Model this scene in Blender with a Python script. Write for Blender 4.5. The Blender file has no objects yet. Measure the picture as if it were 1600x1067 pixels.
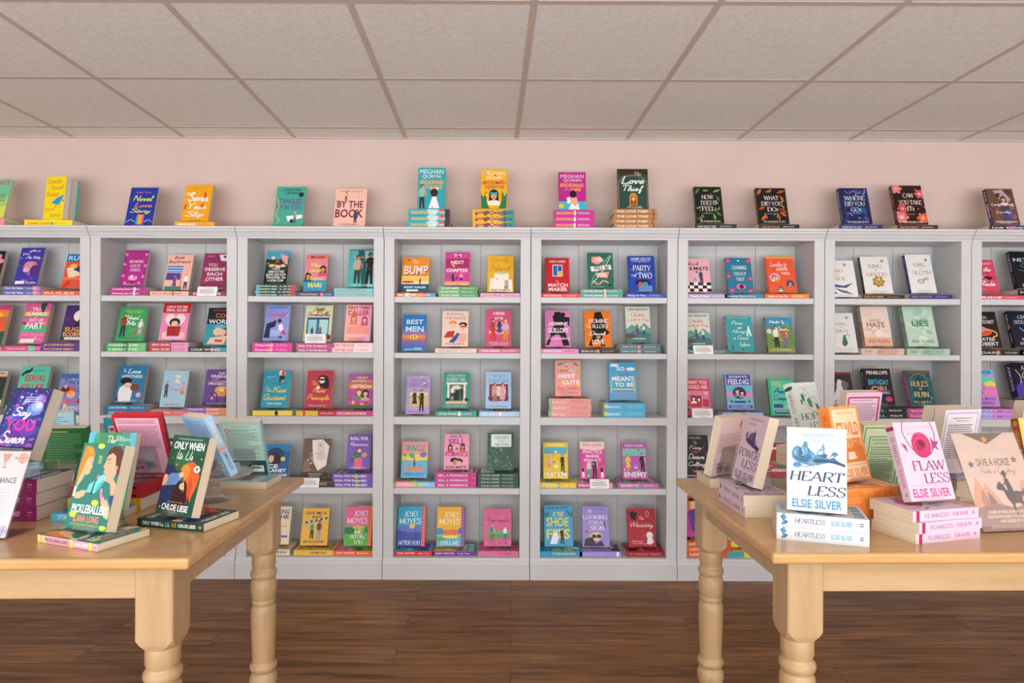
import bpy, bmesh, math, random
from mathutils import Matrix, Vector
S = bpy.context.scene
COL = S.collection
# ------------------------------------------------------------------ camera, light, exposure
F = 1000.0                      # focal length in pixels of the 1600-wide frame
EYE = 1.23
ROLL = 0.0044
cam_data = bpy.data.cameras.new('camera')
cam_data.sensor_width = 36.0
cam_data.lens = F / 1600 * 36.0
cam_data.clip_start = 0.05
cam = bpy.data.objects.new('camera', cam_data)
COL.objects.link(cam)
cam.matrix_world = Matrix.Translation((0, 0, EYE)) @ Matrix.Rotation(math.pi / 2, 4, 'X') @ Matrix.Rotation(ROLL, 4, 'Z')
S.camera = cam
S.view_settings.view_transform = 'Standard'
S.view_settings.look = 'None'
S.view_settings.exposure = 0.0
S.view_settings.gamma = 1.0
S.view_settings.use_curve_mapping = False
world = bpy.data.worlds.new('world')
S.world = world
world.use_nodes = True
world.node_tree.nodes['Background'].inputs[0].default_value = (0.75, 0.85, 1.0, 1)
world.node_tree.nodes['Background'].inputs[1].default_value = 0.6

def area(name, loc, rot, sx, sy, power, col):
    d = bpy.data.lights.new(name, 'AREA')
    d.shape = 'RECTANGLE'; d.size = sx; d.size_y = sy; d.energy = power; d.color = col
    o = bpy.data.objects.new(name, d); COL.objects.link(o)
    o.location = loc; o.rotation_euler = rot
    return o
# daylight through the shop window behind the camera
area('window_daylight', (0, -7.45, 1.40), (math.radians(86), 0, 0), 9.2, 1.7, 125, (0.86, 0.945, 1.0))
# added low up-tilted fill to brighten the ceiling, standing in for pavement bounce
area('pavement_bounce', (0, -7.40, 0.50), (math.radians(118), 0, 0), 9.2, 0.35, 170, (0.90, 0.96, 1.0))
# added up-facing fill for the ceiling, behind the camera, standing in for floor bounce
area('sunlit_floor_bounce', (0, -4.2, 0.04), (math.pi, 0, 0), 10.4, 4.0, 1060, (0.855, 0.945, 1.0))
ADDED_TROFFERS = [(-2.36, -0.62), (0.15, -0.62), (2.60, -0.62)]
for tx, ty in ADDED_TROFFERS:         # warm fill from added, unseen ceiling lamps behind the camera
    area('troffer_light', (tx, ty, 2.333), (0, 0, 0), 0.56, 1.15, 3, (1.0, 0.92, 0.82))

# ------------------------------------------------------------------ measures of the room
WALL_Y, CEIL_Z = 3.56, 2.353
CASE_Y, UNIT_W, UNIT_X0 = 3.31, 0.76, 0.096      # front of the bookcases, width, one joint
SHELF_Z = {'T': 1.8155, 1: 1.460, 2: 1.169, 3: 0.838, 4: 0.468, 5: 0.111}
TABLE_Z = 0.76

def at(x, y, d):
    """the point at depth d that the photograph shows at pixel x, y"""
    x, y = x - 800, y - 533.5
    return Vector(((x + ROLL * y) * d / F, d, EYE - (y - ROLL * x) * d / F))

# ------------------------------------------------------------------ materials
GAIN = 1.02
def lin(c):
    c /= 255.0
    return c / 12.92 if c <= 0.04045 else ((c + 0.055) / 1.055) ** 2.4
def rgb(h, gain=None):
    if len(h) == 3: h = ''.join(a * 2 for a in h)
    g = GAIN if gain is None else gain
    return tuple(min(0.93, lin(int(h[i:i + 2], 16)) * g) for i in (0, 2, 4)) + (1.0,)
MATS = {}
def ink(h, rough=0.42, spec=0.35):
    k = 'print_' + h
    if k not in MATS:
        m = bpy.data.materials.new(k); m.use_nodes = True
        b = m.node_tree.nodes['Principled BSDF']
        b.inputs['Base Color'].default_value = rgb(h)
        b.inputs['Roughness'].default_value = rough
        b.inputs['Specular IOR Level'].default_value = spec
        MATS[k] = m
    return MATS[k]
def nodes_of(name, rough=0.5, spec=0.4):
    m = bpy.data.materials.new(name); m.use_nodes = True
    nt = m.node_tree; b = nt.nodes['Principled BSDF']
    b.inputs['Roughness'].default_value = rough
    b.inputs['Specular IOR Level'].default_value = spec
    return m, nt, b
def mapped(nt, scale, rot=(0, 0, 0)):
    tc = nt.nodes.new('ShaderNodeTexCoord'); mp = nt.nodes.new('ShaderNodeMapping')
    mp.inputs['Scale'].default_value = scale; mp.inputs['Rotation'].default_value = rot
    nt.links.new(tc.outputs['Object'], mp.inputs['Vector'])
    return mp.outputs[0]
def noise(nt, vec, scale, detail=4, rough=0.6):
    n = nt.nodes.new('ShaderNodeTexNoise')
    n.inputs['Scale'].default_value = scale; n.inputs['Detail'].default_value = detail; n.inputs['Roughness'].default_value = rough
    nt.links.new(vec, n.inputs['Vector'])
    return n.outputs['Fac']
def ramp(nt, fac, stops):
    r = nt.nodes.new('ShaderNodeValToRGB'); e = r.color_ramp.elements
    while len(e) < len(stops): e.new(0.5)
    for q, (p, c) in zip(e, stops): q.position = p; q.color = c
    nt.links.new(fac, r.inputs[0])
    return r.outputs[0]
def bump(nt, b, fac, strength, dist):
    n = nt.nodes.new('ShaderNodeBump'); n.inputs['Strength'].default_value = strength; n.inputs['Distance'].default_value = dist
    nt.links.new(fac, n.inputs['Height']); nt.links.new(n.outputs[0], b.inputs['Normal'])

def wood(name, cols, sc, rough, coat=0.0):
    m, nt, b = nodes_of(name, rough)
    v = mapped(nt, sc)
    f = noise(nt, v, 6, 6, 0.62)
    nt.links.new(ramp(nt, f, [(0.3, rgb(cols[0], 1)), (0.5, rgb(cols[1], 1)), (0.72, rgb(cols[2], 1))]), b.inputs['Base Color'])
    b.inputs['Coat Weight'].default_value = coat; b.inputs['Coat Roughness'].default_value = 0.18
    return m
M_TOP = wood('maple_tabletop', ('b8894e', 'c3985f', 'cba36e'), (0.5, 5.0, 5.0), 0.28, 0.5)
M_LEG = wood('maple_leg', ('ac8c66', 'b69770', 'be9f79'), (7.0, 7.0, 0.7), 0.38, 0.15)
M_APRON = wood('maple_apron', ('b29064', 'bb9b70', 'c1a278'), (0.7, 5.0, 6.0), 0.4, 0.1)

def floor_mat():
    m, nt, b = nodes_of('walnut_plank_floor', 0.42, 0.35)
    v = mapped(nt, (1, 1, 1))
    br = nt.nodes.new('ShaderNodeTexBrick')
    br.offset = 0.37; br.squash = 1.0
    for k, val in (('Scale', 1.0), ('Mortar Size', 0.0012), ('Brick Width', 1.22), ('Row Height', 0.152), ('Bias', 0.0)): br.inputs[k].default_value = val
    br.inputs['Color1'].default_value = (0, 0, 0, 1); br.inputs['Color2'].default_value = (1, 1, 1, 1); br.inputs['Mortar'].default_value = (0.5, 0.5, 0.5, 1)
    nt.links.new(v, br.inputs['Vector'])
    # grain: long streaks along each plank, shifted from plank to plank
    mul = nt.nodes.new('ShaderNodeVectorMath'); mul.operation = 'SCALE'; mul.inputs['Scale'].default_value = 7.0
    nt.links.new(br.outputs['Color'], mul.inputs[0])
    add = nt.nodes.new('ShaderNodeVectorMath'); add.operation = 'ADD'
    nt.links.new(v, add.inputs[0]); nt.links.new(mul.outputs[0], add.inputs[1])
    st = nt.nodes.new('ShaderNodeVectorMath'); st.operation = 'MULTIPLY'; st.inputs[1].default_value = (1.2, 15.0, 1.0)
    nt.links.new(add.outputs[0], st.inputs[0])
    f1 = noise(nt, st.outputs[0], 2.0, 8, 0.68)
    base = ramp(nt, f1, [(0.18, rgb('2c190c', 1)), (0.3, rgb('553620', 1)), (0.44, rgb('7c5230', 1)), (0.58, rgb('9a6c42', 1)), (0.78, rgb('b28657', 1))])
    tone = nt.nodes.new('ShaderNodeMix'); tone.data_type = 'RGBA'; tone.blend_type = 'MULTIPLY'; tone.inputs[0].default_value = 0.55
    tr = ramp(nt, br.outputs['Color'], [(0.0, (0.72, 0.69, 0.67, 1)), (1.0, (1.15, 1.1, 1.05, 1))])
    nt.links.new(base, tone.inputs[6]); nt.links.new(tr, tone.inputs[7])
    gap = nt.nodes.new('ShaderNodeMix'); gap.data_type = 'RGBA'
    nt.links.new(br.outputs['Fac'], gap.inputs[0]); nt.links.new(tone.outputs[2], gap.inputs[6]); gap.inputs[7].default_value = rgb('38241a', 1)
    nt.links.new(gap.outputs[2], b.inputs['Base Color'])
    bump(nt, b, f1, 0.12, 0.002)
    return m
def plain(name, h, rough, spec=0.3, bs=None, bst=0.1, var=0.03):
    m, nt, b = nodes_of(name, rough, spec)
    v = mapped(nt, (1, 1, 1))
    f = noise(nt, v, 3.0, 3)
    c = rgb(h, 1)
    nt.links.new(ramp(nt, f, [(0.3, tuple(x * (1 - var) for x in c[:3]) + (1,)), (0.7, tuple(min(1, x * (1 + var)) for x in c[:3]) + (1,))]), b.inputs['Base Color'])
    if bs: bump(nt, b, noise(nt, v, bs, 5, 0.7), bst, 0.002)
    return m
M_FLOOR = floor_mat()
M_WALL = plain('pink_wall_paint', 'd7bfb5', 0.75, 0.2, 180, 0.08)
M_WHITE = plain('white_bookcase_paint', 'cecfd1', 0.42, 0.35)
M_BACK = plain('white_back_panel', 'cbcbca', 0.5, 0.3)
M_GROOVE = plain('panel_groove', 'a5a3a0', 0.7, 0.1)
M_GRID = plain('ceiling_grid_metal', 'c9bbb1', 0.5, 0.3)
M_ANGLE = plain('ceiling_wall_angle', 'd6c8c2', 0.5, 0.3)
def tile_mat():
    m, nt, b = nodes_of('ceiling_tile', 0.9, 0.1)
    v = mapped(nt, (1, 1, 1))
    f = noise(nt, v, 75, 6, 0.75)
    nt.links.new(ramp(nt, f, [(0.32, rgb('dedad5', 1)), (0.5, rgb('ecebe7', 1)), (0.7, rgb('f2f1ee', 1))]), b.inputs['Base Color'])
    bump(nt, b, f, 0.35, 0.004)
    return m
M_TILE = tile_mat()
def pages_mat(name, a, c):
    m, nt, b = nodes_of(name, 0.8, 0.15)
    v = mapped(nt, (2, 1700, 2))
    f = noise(nt, v, 1.0, 3)
    nt.links.new(ramp(nt, f, [(0.3, rgb(a, 1)), (0.65, rgb(c, 1))]), b.inputs['Base Color'])
    return m
PAGES = {'cream': pages_mat('cream_page_edges', 'c9b79c', 'e6d8c0'), 'white': pages_mat('white_page_edges', 'cfc6ba', 'ebe4da'),
         'grey': pages_mat('grey_page_edges', 'b5aa9c', 'd5cabb')}
for k, a, c in (('red', 'b02c34', 'cf3a42'), ('orange', 'd56a22', 'ee8434'), ('violet', '5b2d86', '7b45a8'), ('coral', 'c0483f', 'e0655a'), ('gold', 'b98a3a', 'd3a453')):
    PAGES[k] = pages_mat(k + '_sprayed_page_edges', a, c)
def clear_mat(name, tint, strength):
    # transparent sheet with a sheen that grows towards grazing view
    m = bpy.data.materials.new(name); m.use_nodes = True
    nt = m.node_tree; nt.nodes.clear()
    out = nt.nodes.new('ShaderNodeOutputMaterial'); mix = nt.nodes.new('ShaderNodeMixShader')
    tr = nt.nodes.new('ShaderNodeBsdfTransparent'); gl = nt.nodes.new('ShaderNodeBsdfGlossy'); lw = nt.nodes.new('ShaderNodeLayerWeight')
    mu = nt.nodes.new('ShaderNodeMath'); mu.operation = 'MULTIPLY'; mu.inputs[1].default_value = strength
    tr.inputs[0].default_value = tint; gl.inputs['Roughness'].default_value = 0.06
    lw.inputs['Blend'].default_value = 0.22
    nt.links.new(lw.outputs[1], mu.inputs[0]); nt.links.new(mu.outputs[0], mix.inputs[0])
    nt.links.new(tr.outputs[0], mix.inputs[1]); nt.links.new(gl.outputs[0], mix.inputs[2]); nt.links.new(mix.outputs[0], out.inputs[0])
    return m
M_ACRYL = clear_mat('clear_acrylic', (0.985, 0.988, 0.99, 1), 0.8)
M_GLASS = clear_mat('pressed_glass', (0.985, 0.985, 0.99, 1), 1.3)
_nt = M_GLASS.node_tree; _out = _nt.nodes['Material Output']; _mx = _nt.nodes.new('ShaderNodeMixShader'); _df = _nt.nodes.new('ShaderNodeBsdfDiffuse')
_df.inputs[0].default_value = (0.85, 0.85, 0.88, 1); _mx.inputs[0].default_value = 0.13      # the haze of pressed glass
_nt.links.new(_out.inputs[0].links[0].from_socket, _mx.inputs[1]); _nt.links.new(_df.outputs[0], _mx.inputs[2]); _nt.links.new(_mx.outputs[0], _out.inputs[0])
M_ADDED_LAMP = bpy.data.materials.new('lamp_diffuser'); M_ADDED_LAMP.use_nodes = True  # glowing face of the added ceiling lamps
_b = M_ADDED_LAMP.node_tree.nodes['Principled BSDF']; _b.inputs['Emission Color'].default_value = (1, 0.9, 0.78, 1); _b.inputs['Emission Strength'].default_value = 3.0

# ------------------------------------------------------------------ mesh helpers
class MB:
    def __init__(s): s.v = []; s.f = []; s.m = []; s.mats = []; s.idx = {}; s.smooth = []
    def mat(s, m):
        if m.name not in s.idx: s.idx[m.name] = len(s.mats); s.mats.append(m)
        return s.idx[m.name]
    def add(s, vs, fs, m, smooth=False):
        o = len(s.v); k = s.mat(m)
        s.v += [tuple(p) for p in vs]
        for f in fs: s.f.append([o + i for i in f]); s.m.append(k); s.smooth.append(smooth)
    def box(s, x0, x1, y0, y1, z0, z1, m):
        v = [(x, y, z) for x in (x0, x1) for y in (y0, y1) for z in (z0, z1)]
        s.add(v, [(0, 1, 3, 2), (4, 6, 7, 5), (0, 4, 5, 1), (2, 3, 7, 6), (0, 2, 6, 4), (1, 5, 7, 3)], m)
    def slab(s, pts, up, m):                         # polygon extruded by a vector
        n = len(pts); a = [Vector(p) for p in pts]; b = [p + Vector(up) for p in a]
        s.add(a + b, [list(range(n))[::-1], list(range(n, 2 * n))] + [(i, (i + 1) % n, n + (i + 1) % n, n + i) for i in range(n)], m)
    def lathe(s, prof, m, n=40, cx=0, cy=0, ripple=0, k=0):
        vs = []
        for r, z in prof:
            for i in range(n):
                a = 2 * math.pi * i / n; q = r * (1 + ripple * math.cos(k * a)) if ripple else r
                vs.append((cx + q * math.cos(a), cy + q * math.sin(a), z))
        fs = [(j * n + i, j * n + (i + 1) % n, (j + 1) * n + (i + 1) % n, (j + 1) * n + i) for j in range(len(prof) - 1) for i in range(n)]
        fs += [list(range(n))[::-1], list(range((len(prof) - 1) * n, len(prof) * n))]
        s.add(vs, fs, m, True)
    def mesh(s, name, bevel=0.0, seg=2):
        me = bpy.data.meshes.new(name)
        me.from_pydata(s.v, [], s.f)
        for m in s.mats: me.materials.append(m)
        me.polygons.foreach_set('material_index', s.m)
        me.polygons.foreach_set('use_smooth', s.smooth)
        if bevel:
            bm = bmesh.new(); bm.from_mesh(me)
            bmesh.ops.recalc_face_normals(bm, faces=bm.faces)
            es = [e for e in bm.edges if len(e.link_faces) == 2 and e.calc_face_angle(0) > 0.6]
            bmesh.ops.bevel(bm, geom=es, offset=bevel, segments=seg, affect='EDGES', profile=0.5)
            bm.to_mesh(me); bm.free()
        me.update()
        return me
    def obj(s, name, parent=None, bevel=0.0, seg=2):
        return put(name, s.mesh(name, bevel, seg), parent)
def put(name, me, parent=None):
    o = bpy.data.objects.new(name, me); COL.objects.link(o)
    if parent: o.parent = parent
    return o
LABELS = {}
def tag(o, label, cat, group=None):
    label = ' '.join(label.split())
    o['label'] = label; o['category'] = cat
    if group: o['group'] = group
    n = len(label.split())
    if not 4 <= n <= 16: print('LABEL LENGTH', n, label)
    LABELS.setdefault(label, []).append(o.name)
    return o
def struct(o): o['kind'] = 'structure'; return o
def empty(name, mat):
    o = bpy.data.objects.new(name, None); COL.objects.link(o); o.empty_display_size = 0.05
    o.matrix_world = mat
    return o
def copy_tree(o):
    c = o.copy(); COL.objects.link(c)
    for ch in list(o.children):
        d = ch.copy(); COL.objects.link(d); d.parent = c
    return c

# ------------------------------------------------------------------ lettering
GLY = {}
def make_glyphs():
    chars = "ABCDEFGHIJKLMNOPQRSTUVWXYZabcdefghijklmnopqrstuvwxyz0123456789?!'.,&-*+"
    tmp = []
    for st, off, sh in (('n', 0.0, 0), ('b', 0.022, 0), ('i', 0.012, 0.32)):
        for ch in chars:
            for s in (ch, 'H' + ch + 'H') if st != 'i' or ch else ():
                cu = bpy.data.curves.new('g', 'FONT'); cu.body = s; cu.resolution_u = 2; cu.offset = off; cu.shear = sh
                o = bpy.data.objects.new('g', cu); COL.objects.link(o); tmp.append((st, ch, s, o))
        cu = bpy.data.curves.new('g', 'FONT'); cu.body = 'HH'; cu.offset = off; cu.shear = sh; cu.resolution_u = 2
        o = bpy.data.objects.new('g', cu); COL.objects.link(o); tmp.append((st, '', 'HH', o))
    dg = bpy.context.evaluated_depsgraph_get(); dg.update()
    wid = {}
    for st, ch, s, o in tmp:
        me = o.evaluated_get(dg).to_mesh()
        xs = [v.co.x for v in me.vertices]
        wid[st, s] = (max(xs) - min(xs)) if xs else 0
        if s == ch: GLY[st, ch] = [[(v.co.x, v.co.y) for v in me.vertices], [tuple(p.vertices) for p in me.polygons], 0]
        o.evaluated_get(dg).to_mesh_clear()
    for (st, ch), g in GLY.items(): g[2] = wid[st, 'H' + ch + 'H'] - wid[st, 'HH']
    for st, ch, s, o in tmp:
        cu = o.data; bpy.data.objects.remove(o); bpy.data.curves.remove(cu)
make_glyphs()
def spline(pts, n=5):
    out = []
    for i in range(len(pts) - 1):
        p0 = pts[max(i - 1, 0)]; p1 = pts[i]; p2 = pts[i + 1]; p3 = pts[min(i + 2, len(pts) - 1)]
        for k in range(n):
            t = k / n
            out.append(tuple(0.5 * (2 * p1[a] + (p2[a] - p0[a]) * t + (2 * p0[a] - 5 * p1[a] + 4 * p2[a] - p3[a]) * t * t + (3 * p1[a] - p0[a] - 3 * p2[a] + p3[a]) * t ** 3) for a in (0, 1)))
    return out + [pts[-1]]
def ribbon(pts, wfun):
    n = len(pts); vs = []
    for i, p in enumerate(pts):
        a = pts[max(i - 1, 0)]; b = pts[min(i + 1, n - 1)]
        dx, dy = b[0] - a[0], b[1] - a[1]; l = math.hypot(dx, dy) or 1
        w = wfun(dx / l, dy / l) / 2
        vs += [(p[0] - dy / l * w, p[1] + dx / l * w), (p[0] + dy / l * w, p[1] - dx / l * w)]
    return vs, [(2 * i, 2 * i + 1, 2 * i + 3, 2 * i + 2) for i in range(n - 1)]
CAPS = {'A': '9|0.5 0,4.5 10|4.5 10,8.5 0|2 3.6,7 3.6', 'B': '8|1.5 0,1.5 10|~1.5 10,4 10,6.4 9,6.4 6.4,4 5.3,1.5 5.3|~1.5 5.3,4.6 5.2,7 4,7 1.4,4.6 0,1.5 0',
 'C': '8.4|~7.6 7.6,6.6 9.4,4.6 10,2 8.6,1 5,2 1.4,4.6 0,6.8 .8,7.8 2.6', 'D': '8.6|1.5 0,1.5 10|~1.5 10,4.6 9.9,7.4 8,8 5,7.4 2,4.6 .1,1.5 0',
 'E': '7.6|1.5 0,1.5 10|1.5 10,6.6 10,6.8 8|1.5 5.2,5.2 5.2|1.5 0,6.8 0,7.1 2.2', 'F': '7.2|1.5 0,1.5 10|1.5 10,6.6 10,6.8 8|1.5 5.2,5.2 5.2',
 'G': '9|~7.6 7.6,6.6 9.4,4.6 10,2 8.6,1 5,2 1.4,4.6 0,6.8 .8,7.8 2|7.8 0.6,7.8 4.4|6 4.4,8.8 4.4', 'H': '9|1.5 0,1.5 10|7.5 0,7.5 10|1.5 5.1,7.5 5.1',
 'I': '3.6|1.8 0,1.8 10', 'J': '5|~3.4 10,3.4 3,3 .6,1.6 -.2,.4 1', 'K': '8.4|1.5 0,1.5 10|7.4 10,1.5 4.4|3.4 6,8 0', 'L': '7.2|1.5 0,1.5 10|1.5 0,6.6 0,6.9 2.4',
 'M': '10|1.2 0,1.2 10|1.2 10,5 1|5 1,8.8 10|8.8 10,8.8 0', 'N': '9|1.4 0,1.4 10|1.4 10,7.6 0|7.6 0,7.6 10', 'O': '9.2|~4.6 10,2 8.8,.9 5,2 1.2,4.6 0,7.2 1.2,8.3 5,7.2 8.8,4.6 10',
 'P': '7.6|1.5 0,1.5 10|~1.5 10,4.6 10,7 9,7 6,4.6 4.8,1.5 4.8', 'R': '8.4|1.5 0,1.5 10|~1.5 10,4.6 10,7 9,7 6,4.6 4.8,1.5 4.8|4.4 4.8,8 0',
 'S': '7.4|~6.4 8,5.8 9.4,3.8 10,1.6 9,1.6 7,3.6 5.6,5.8 4.4,6.6 2.4,5.6 .6,3.6 0,1.6 .6,.9 2.4', 'T': '8|4 0,4 10|.6 8,.8 10,7.2 10,7.4 8',
 'U': '9|1.5 10,1.5 3|~1.5 3.4,2.2 .8,4.6 0,7 .8,7.6 3.4|7.6 3,7.6 10', 'V': '9|.5 10,4.5 0|4.5 0,8.5 10', 'W': '12.5|.5 10,3.6 0|3.6 0,6.2 10|6.2 10,9 0|9 0,12 10',
 'X': '8.6|.6 10,8 0|8 10,.6 0', 'Y': '8.8|.5 10,4.4 4.8|8.3 10,4.4 4.8|4.4 4.8,4.4 0', 'Z': '8|.8 8,1 10,7.2 10,.8 0,7.2 0,7.4 2', 'Q': '9.2|~4.6 10,2 8.8,.9 5,2 1.2,4.6 0,7.2 1.2,8.3 5,7.2 8.8,4.6 10|5 2.4,8.6 -1.4'}
LOW = {'a': '5.6|4.4 3.5,3 4,1 3,.6 1,1.6 0,3.4 1,4.4 4,4.2 1,5.6 .8', 'b': '5|0 1,2 7,1.6 9,1 7,1 1,2 0,3.6 1,3.6 3,2.4 4,1.4 3|3.6 3.4,5 3', 'c': '4.6|4 3.2,3 4,1.2 3,1 1,2.4 0,4.6 1',
 'd': '5.6|4.4 3.4,2.6 4,.8 2.6,1 .6,2.4 .2,4 2,5 9,4.4 2,4.8 0,5.6 .8', 'e': '4.6|.6 1.6,3 2.2,3.4 3.6,2.2 4,.8 2.6,1 .6,2.4 0,4.6 1.2', 'f': '4|0 .6,2.4 4,3.6 8.4,2.8 9,2 6,1.6 -3,2.4 -4,2.8 -1,2 .6,4 1',
 'g': '5.2|4.2 3.4,2.6 4,.8 2.8,1 .8,2.4 .6,4 3.6,3.4 -2,2 -4,1 -2.6,3 -.6,5.2 1', 'h': '5.2|0 .6,2.4 7,1.8 9,1.2 6,.8 0,2 3,3.2 4,3.8 3,3.6 .6,4.4 0,5.2 .8', 'i': '2.8|0 .6,1.4 4,1.2 .8,2 0,2.8 .8|1.7 5.8,1.9 6.4',
 'j': '2.4|0 .6,1.6 4,1.2 -2.4,.2 -4,-.6 -2.6,2.4 .8|1.7 5.8,1.9 6.4', 'k': '4.6|0 .6,2.4 7,1.8 9,1.2 6,.8 0|1 2,3 4,3.4 3,1.2 2,3 .4,4.6 .6', 'l': '2.8|0 .6,2.2 6.6,1.8 9,1 6.6,1 1,1.8 0,2.8 .8',
 'm': '6.8|0 3,1 4,1.2 0,2.2 3.4,3 4,3.2 0,4.2 3.4,5 4,5.2 .8,6 0,6.8 .8', 'n': '5.2|0 3,1 4,1.2 0,2.4 3.4,3.4 4,3.6 .8,4.4 0,5.2 .8', 'o': '4.8|2.6 4,1 3.2,.8 1,2 0,3.6 1,3.6 3,2.6 4,3 3,4.8 3.2',
 'p': '4.8|0 .8,1.4 4,.8 -4|1.2 2.4,2.4 4,3.8 3,3.4 .8,2 0,1.2 .8|3.4 .8,4.8 .8', 'q': '5|4.2 3.4,2.6 4,.8 2.8,1 .8,2.4 .6,4 3.6,3.6 -4,5 .8', 'r': '4.2|0 .8,1.2 4.6,2 3.4,3 3.6,2.8 .8,3.4 0,4.2 .8', 's': '4|0 .6,2 4.2,2.6 2,2.4 .4,1 .2|2.4 .4,4 .8',
 't': '3.4|0 .6,1.8 4,2.2 7.4,1.6 1,2.4 0,3.4 .8|.4 5,3.6 5.2', 'u': '5.6|0 3,.8 4,.8 1,1.8 0,3.4 1.6,4 4,4 .8,4.6 0,5.6 .8', 'v': '4.6|0 3,1 4,1.6 .2,3 1.4,3.6 4,4.6 3.4', 'w': '6.6|0 3,.8 4,.8 .8,1.8 0,3 1.4,3.2 4,3.2 1,4.2 0,5.6 1.6,5.6 4,6.6 3.2',
 'x': '4.2|0 3.4,1.4 3.6,2.6 .4,4.2 .8|4 4,.4 0', 'y': '5.4|0 3,.8 4,1 1.2,2 .6,3.6 2,4.2 4,3.6 -2,2.2 -4,1.2 -2.6,3 -.8,5.4 .8', 'z': '4|.4 3.6,3.2 3.8,.6 .2,3.8 .4'}
def pen(src, fun, shear, serif):
    vs, fs = [], []
    w, *st = src.split('|'); ends = {}
    for s in st:
        cur = s[0] == '~' or serif < 0
        pts = [tuple(map(float, p.split())) for p in s.lstrip('~').split(',')]
        if serif > 0 and s[0] != '~' and len(pts) == 2 and abs(pts[0][1] - pts[1][1]) > 2:
            for p in pts:
                if p[1] in (0, 10): ends[p] = ends.get(p, 0) + 1
        pts = spline(pts) if cur else [(a[0] + (b[0] - a[0]) * t, a[1] + (b[1] - a[1]) * t) for a, b in zip(pts, pts[1:]) for t in (0, .999)]
        v, f = ribbon(pts, fun); o = len(vs); vs += v; fs += [[o + i for i in q] for q in f]
    for (x, y), k in ends.items():
        if k == 1:
            o = len(vs); d = 0.45 if y == 0 else -0.45
            vs += [(x - 1.25, y), (x + 1.25, y), (x + 1.25, y + d), (x - 1.25, y + d)]; fs.append([o, o + 1, o + 2, o + 3])
    return [[((x + shear * y) / 10, y / 10) for x, y in vs], fs, float(w) / 10]
def didone(dx, dy):
    k = abs(dy) ** 1.5
    return 0.66 + (0.95 if dx * dy <= 0.02 else 0.3) * k
for ch, src in CAPS.items():
    GLY['S', ch] = pen(src, didone, 0, 1)
    GLY['I', ch] = pen(src, didone, 0.16, 1)
    GLY['c', ch] = pen(src, lambda dx, dy: 0.85, 0.28, 0)
    GLY['C', ch] = pen(src, lambda dx, dy: 1.3, 0.28, 0)
for ch, src in LOW.items():
    GLY['c', ch] = pen(src, lambda dx, dy: 0.85, 0.28, -1)
    GLY['C', ch] = pen(src, lambda dx, dy: 1.35, 0.28, -1)
def letters(text, st):
    vs, fs, x = [], [], 0.0
    for ch in text:
        if ch == ' ': x += 0.32; continue
        g = GLY.get((st, ch)) or (GLY.get((st, ch.upper())) if st in 'SI' else None) or GLY.get(('b' if st in 'SIC' else 'n', ch))
        if not g: continue
        o = len(vs); vs += [(a + x, b) for a, b in g[0]]; fs += [[o + i for i in f] for f in g[1]]
        x += g[2]
    return vs, fs

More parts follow.
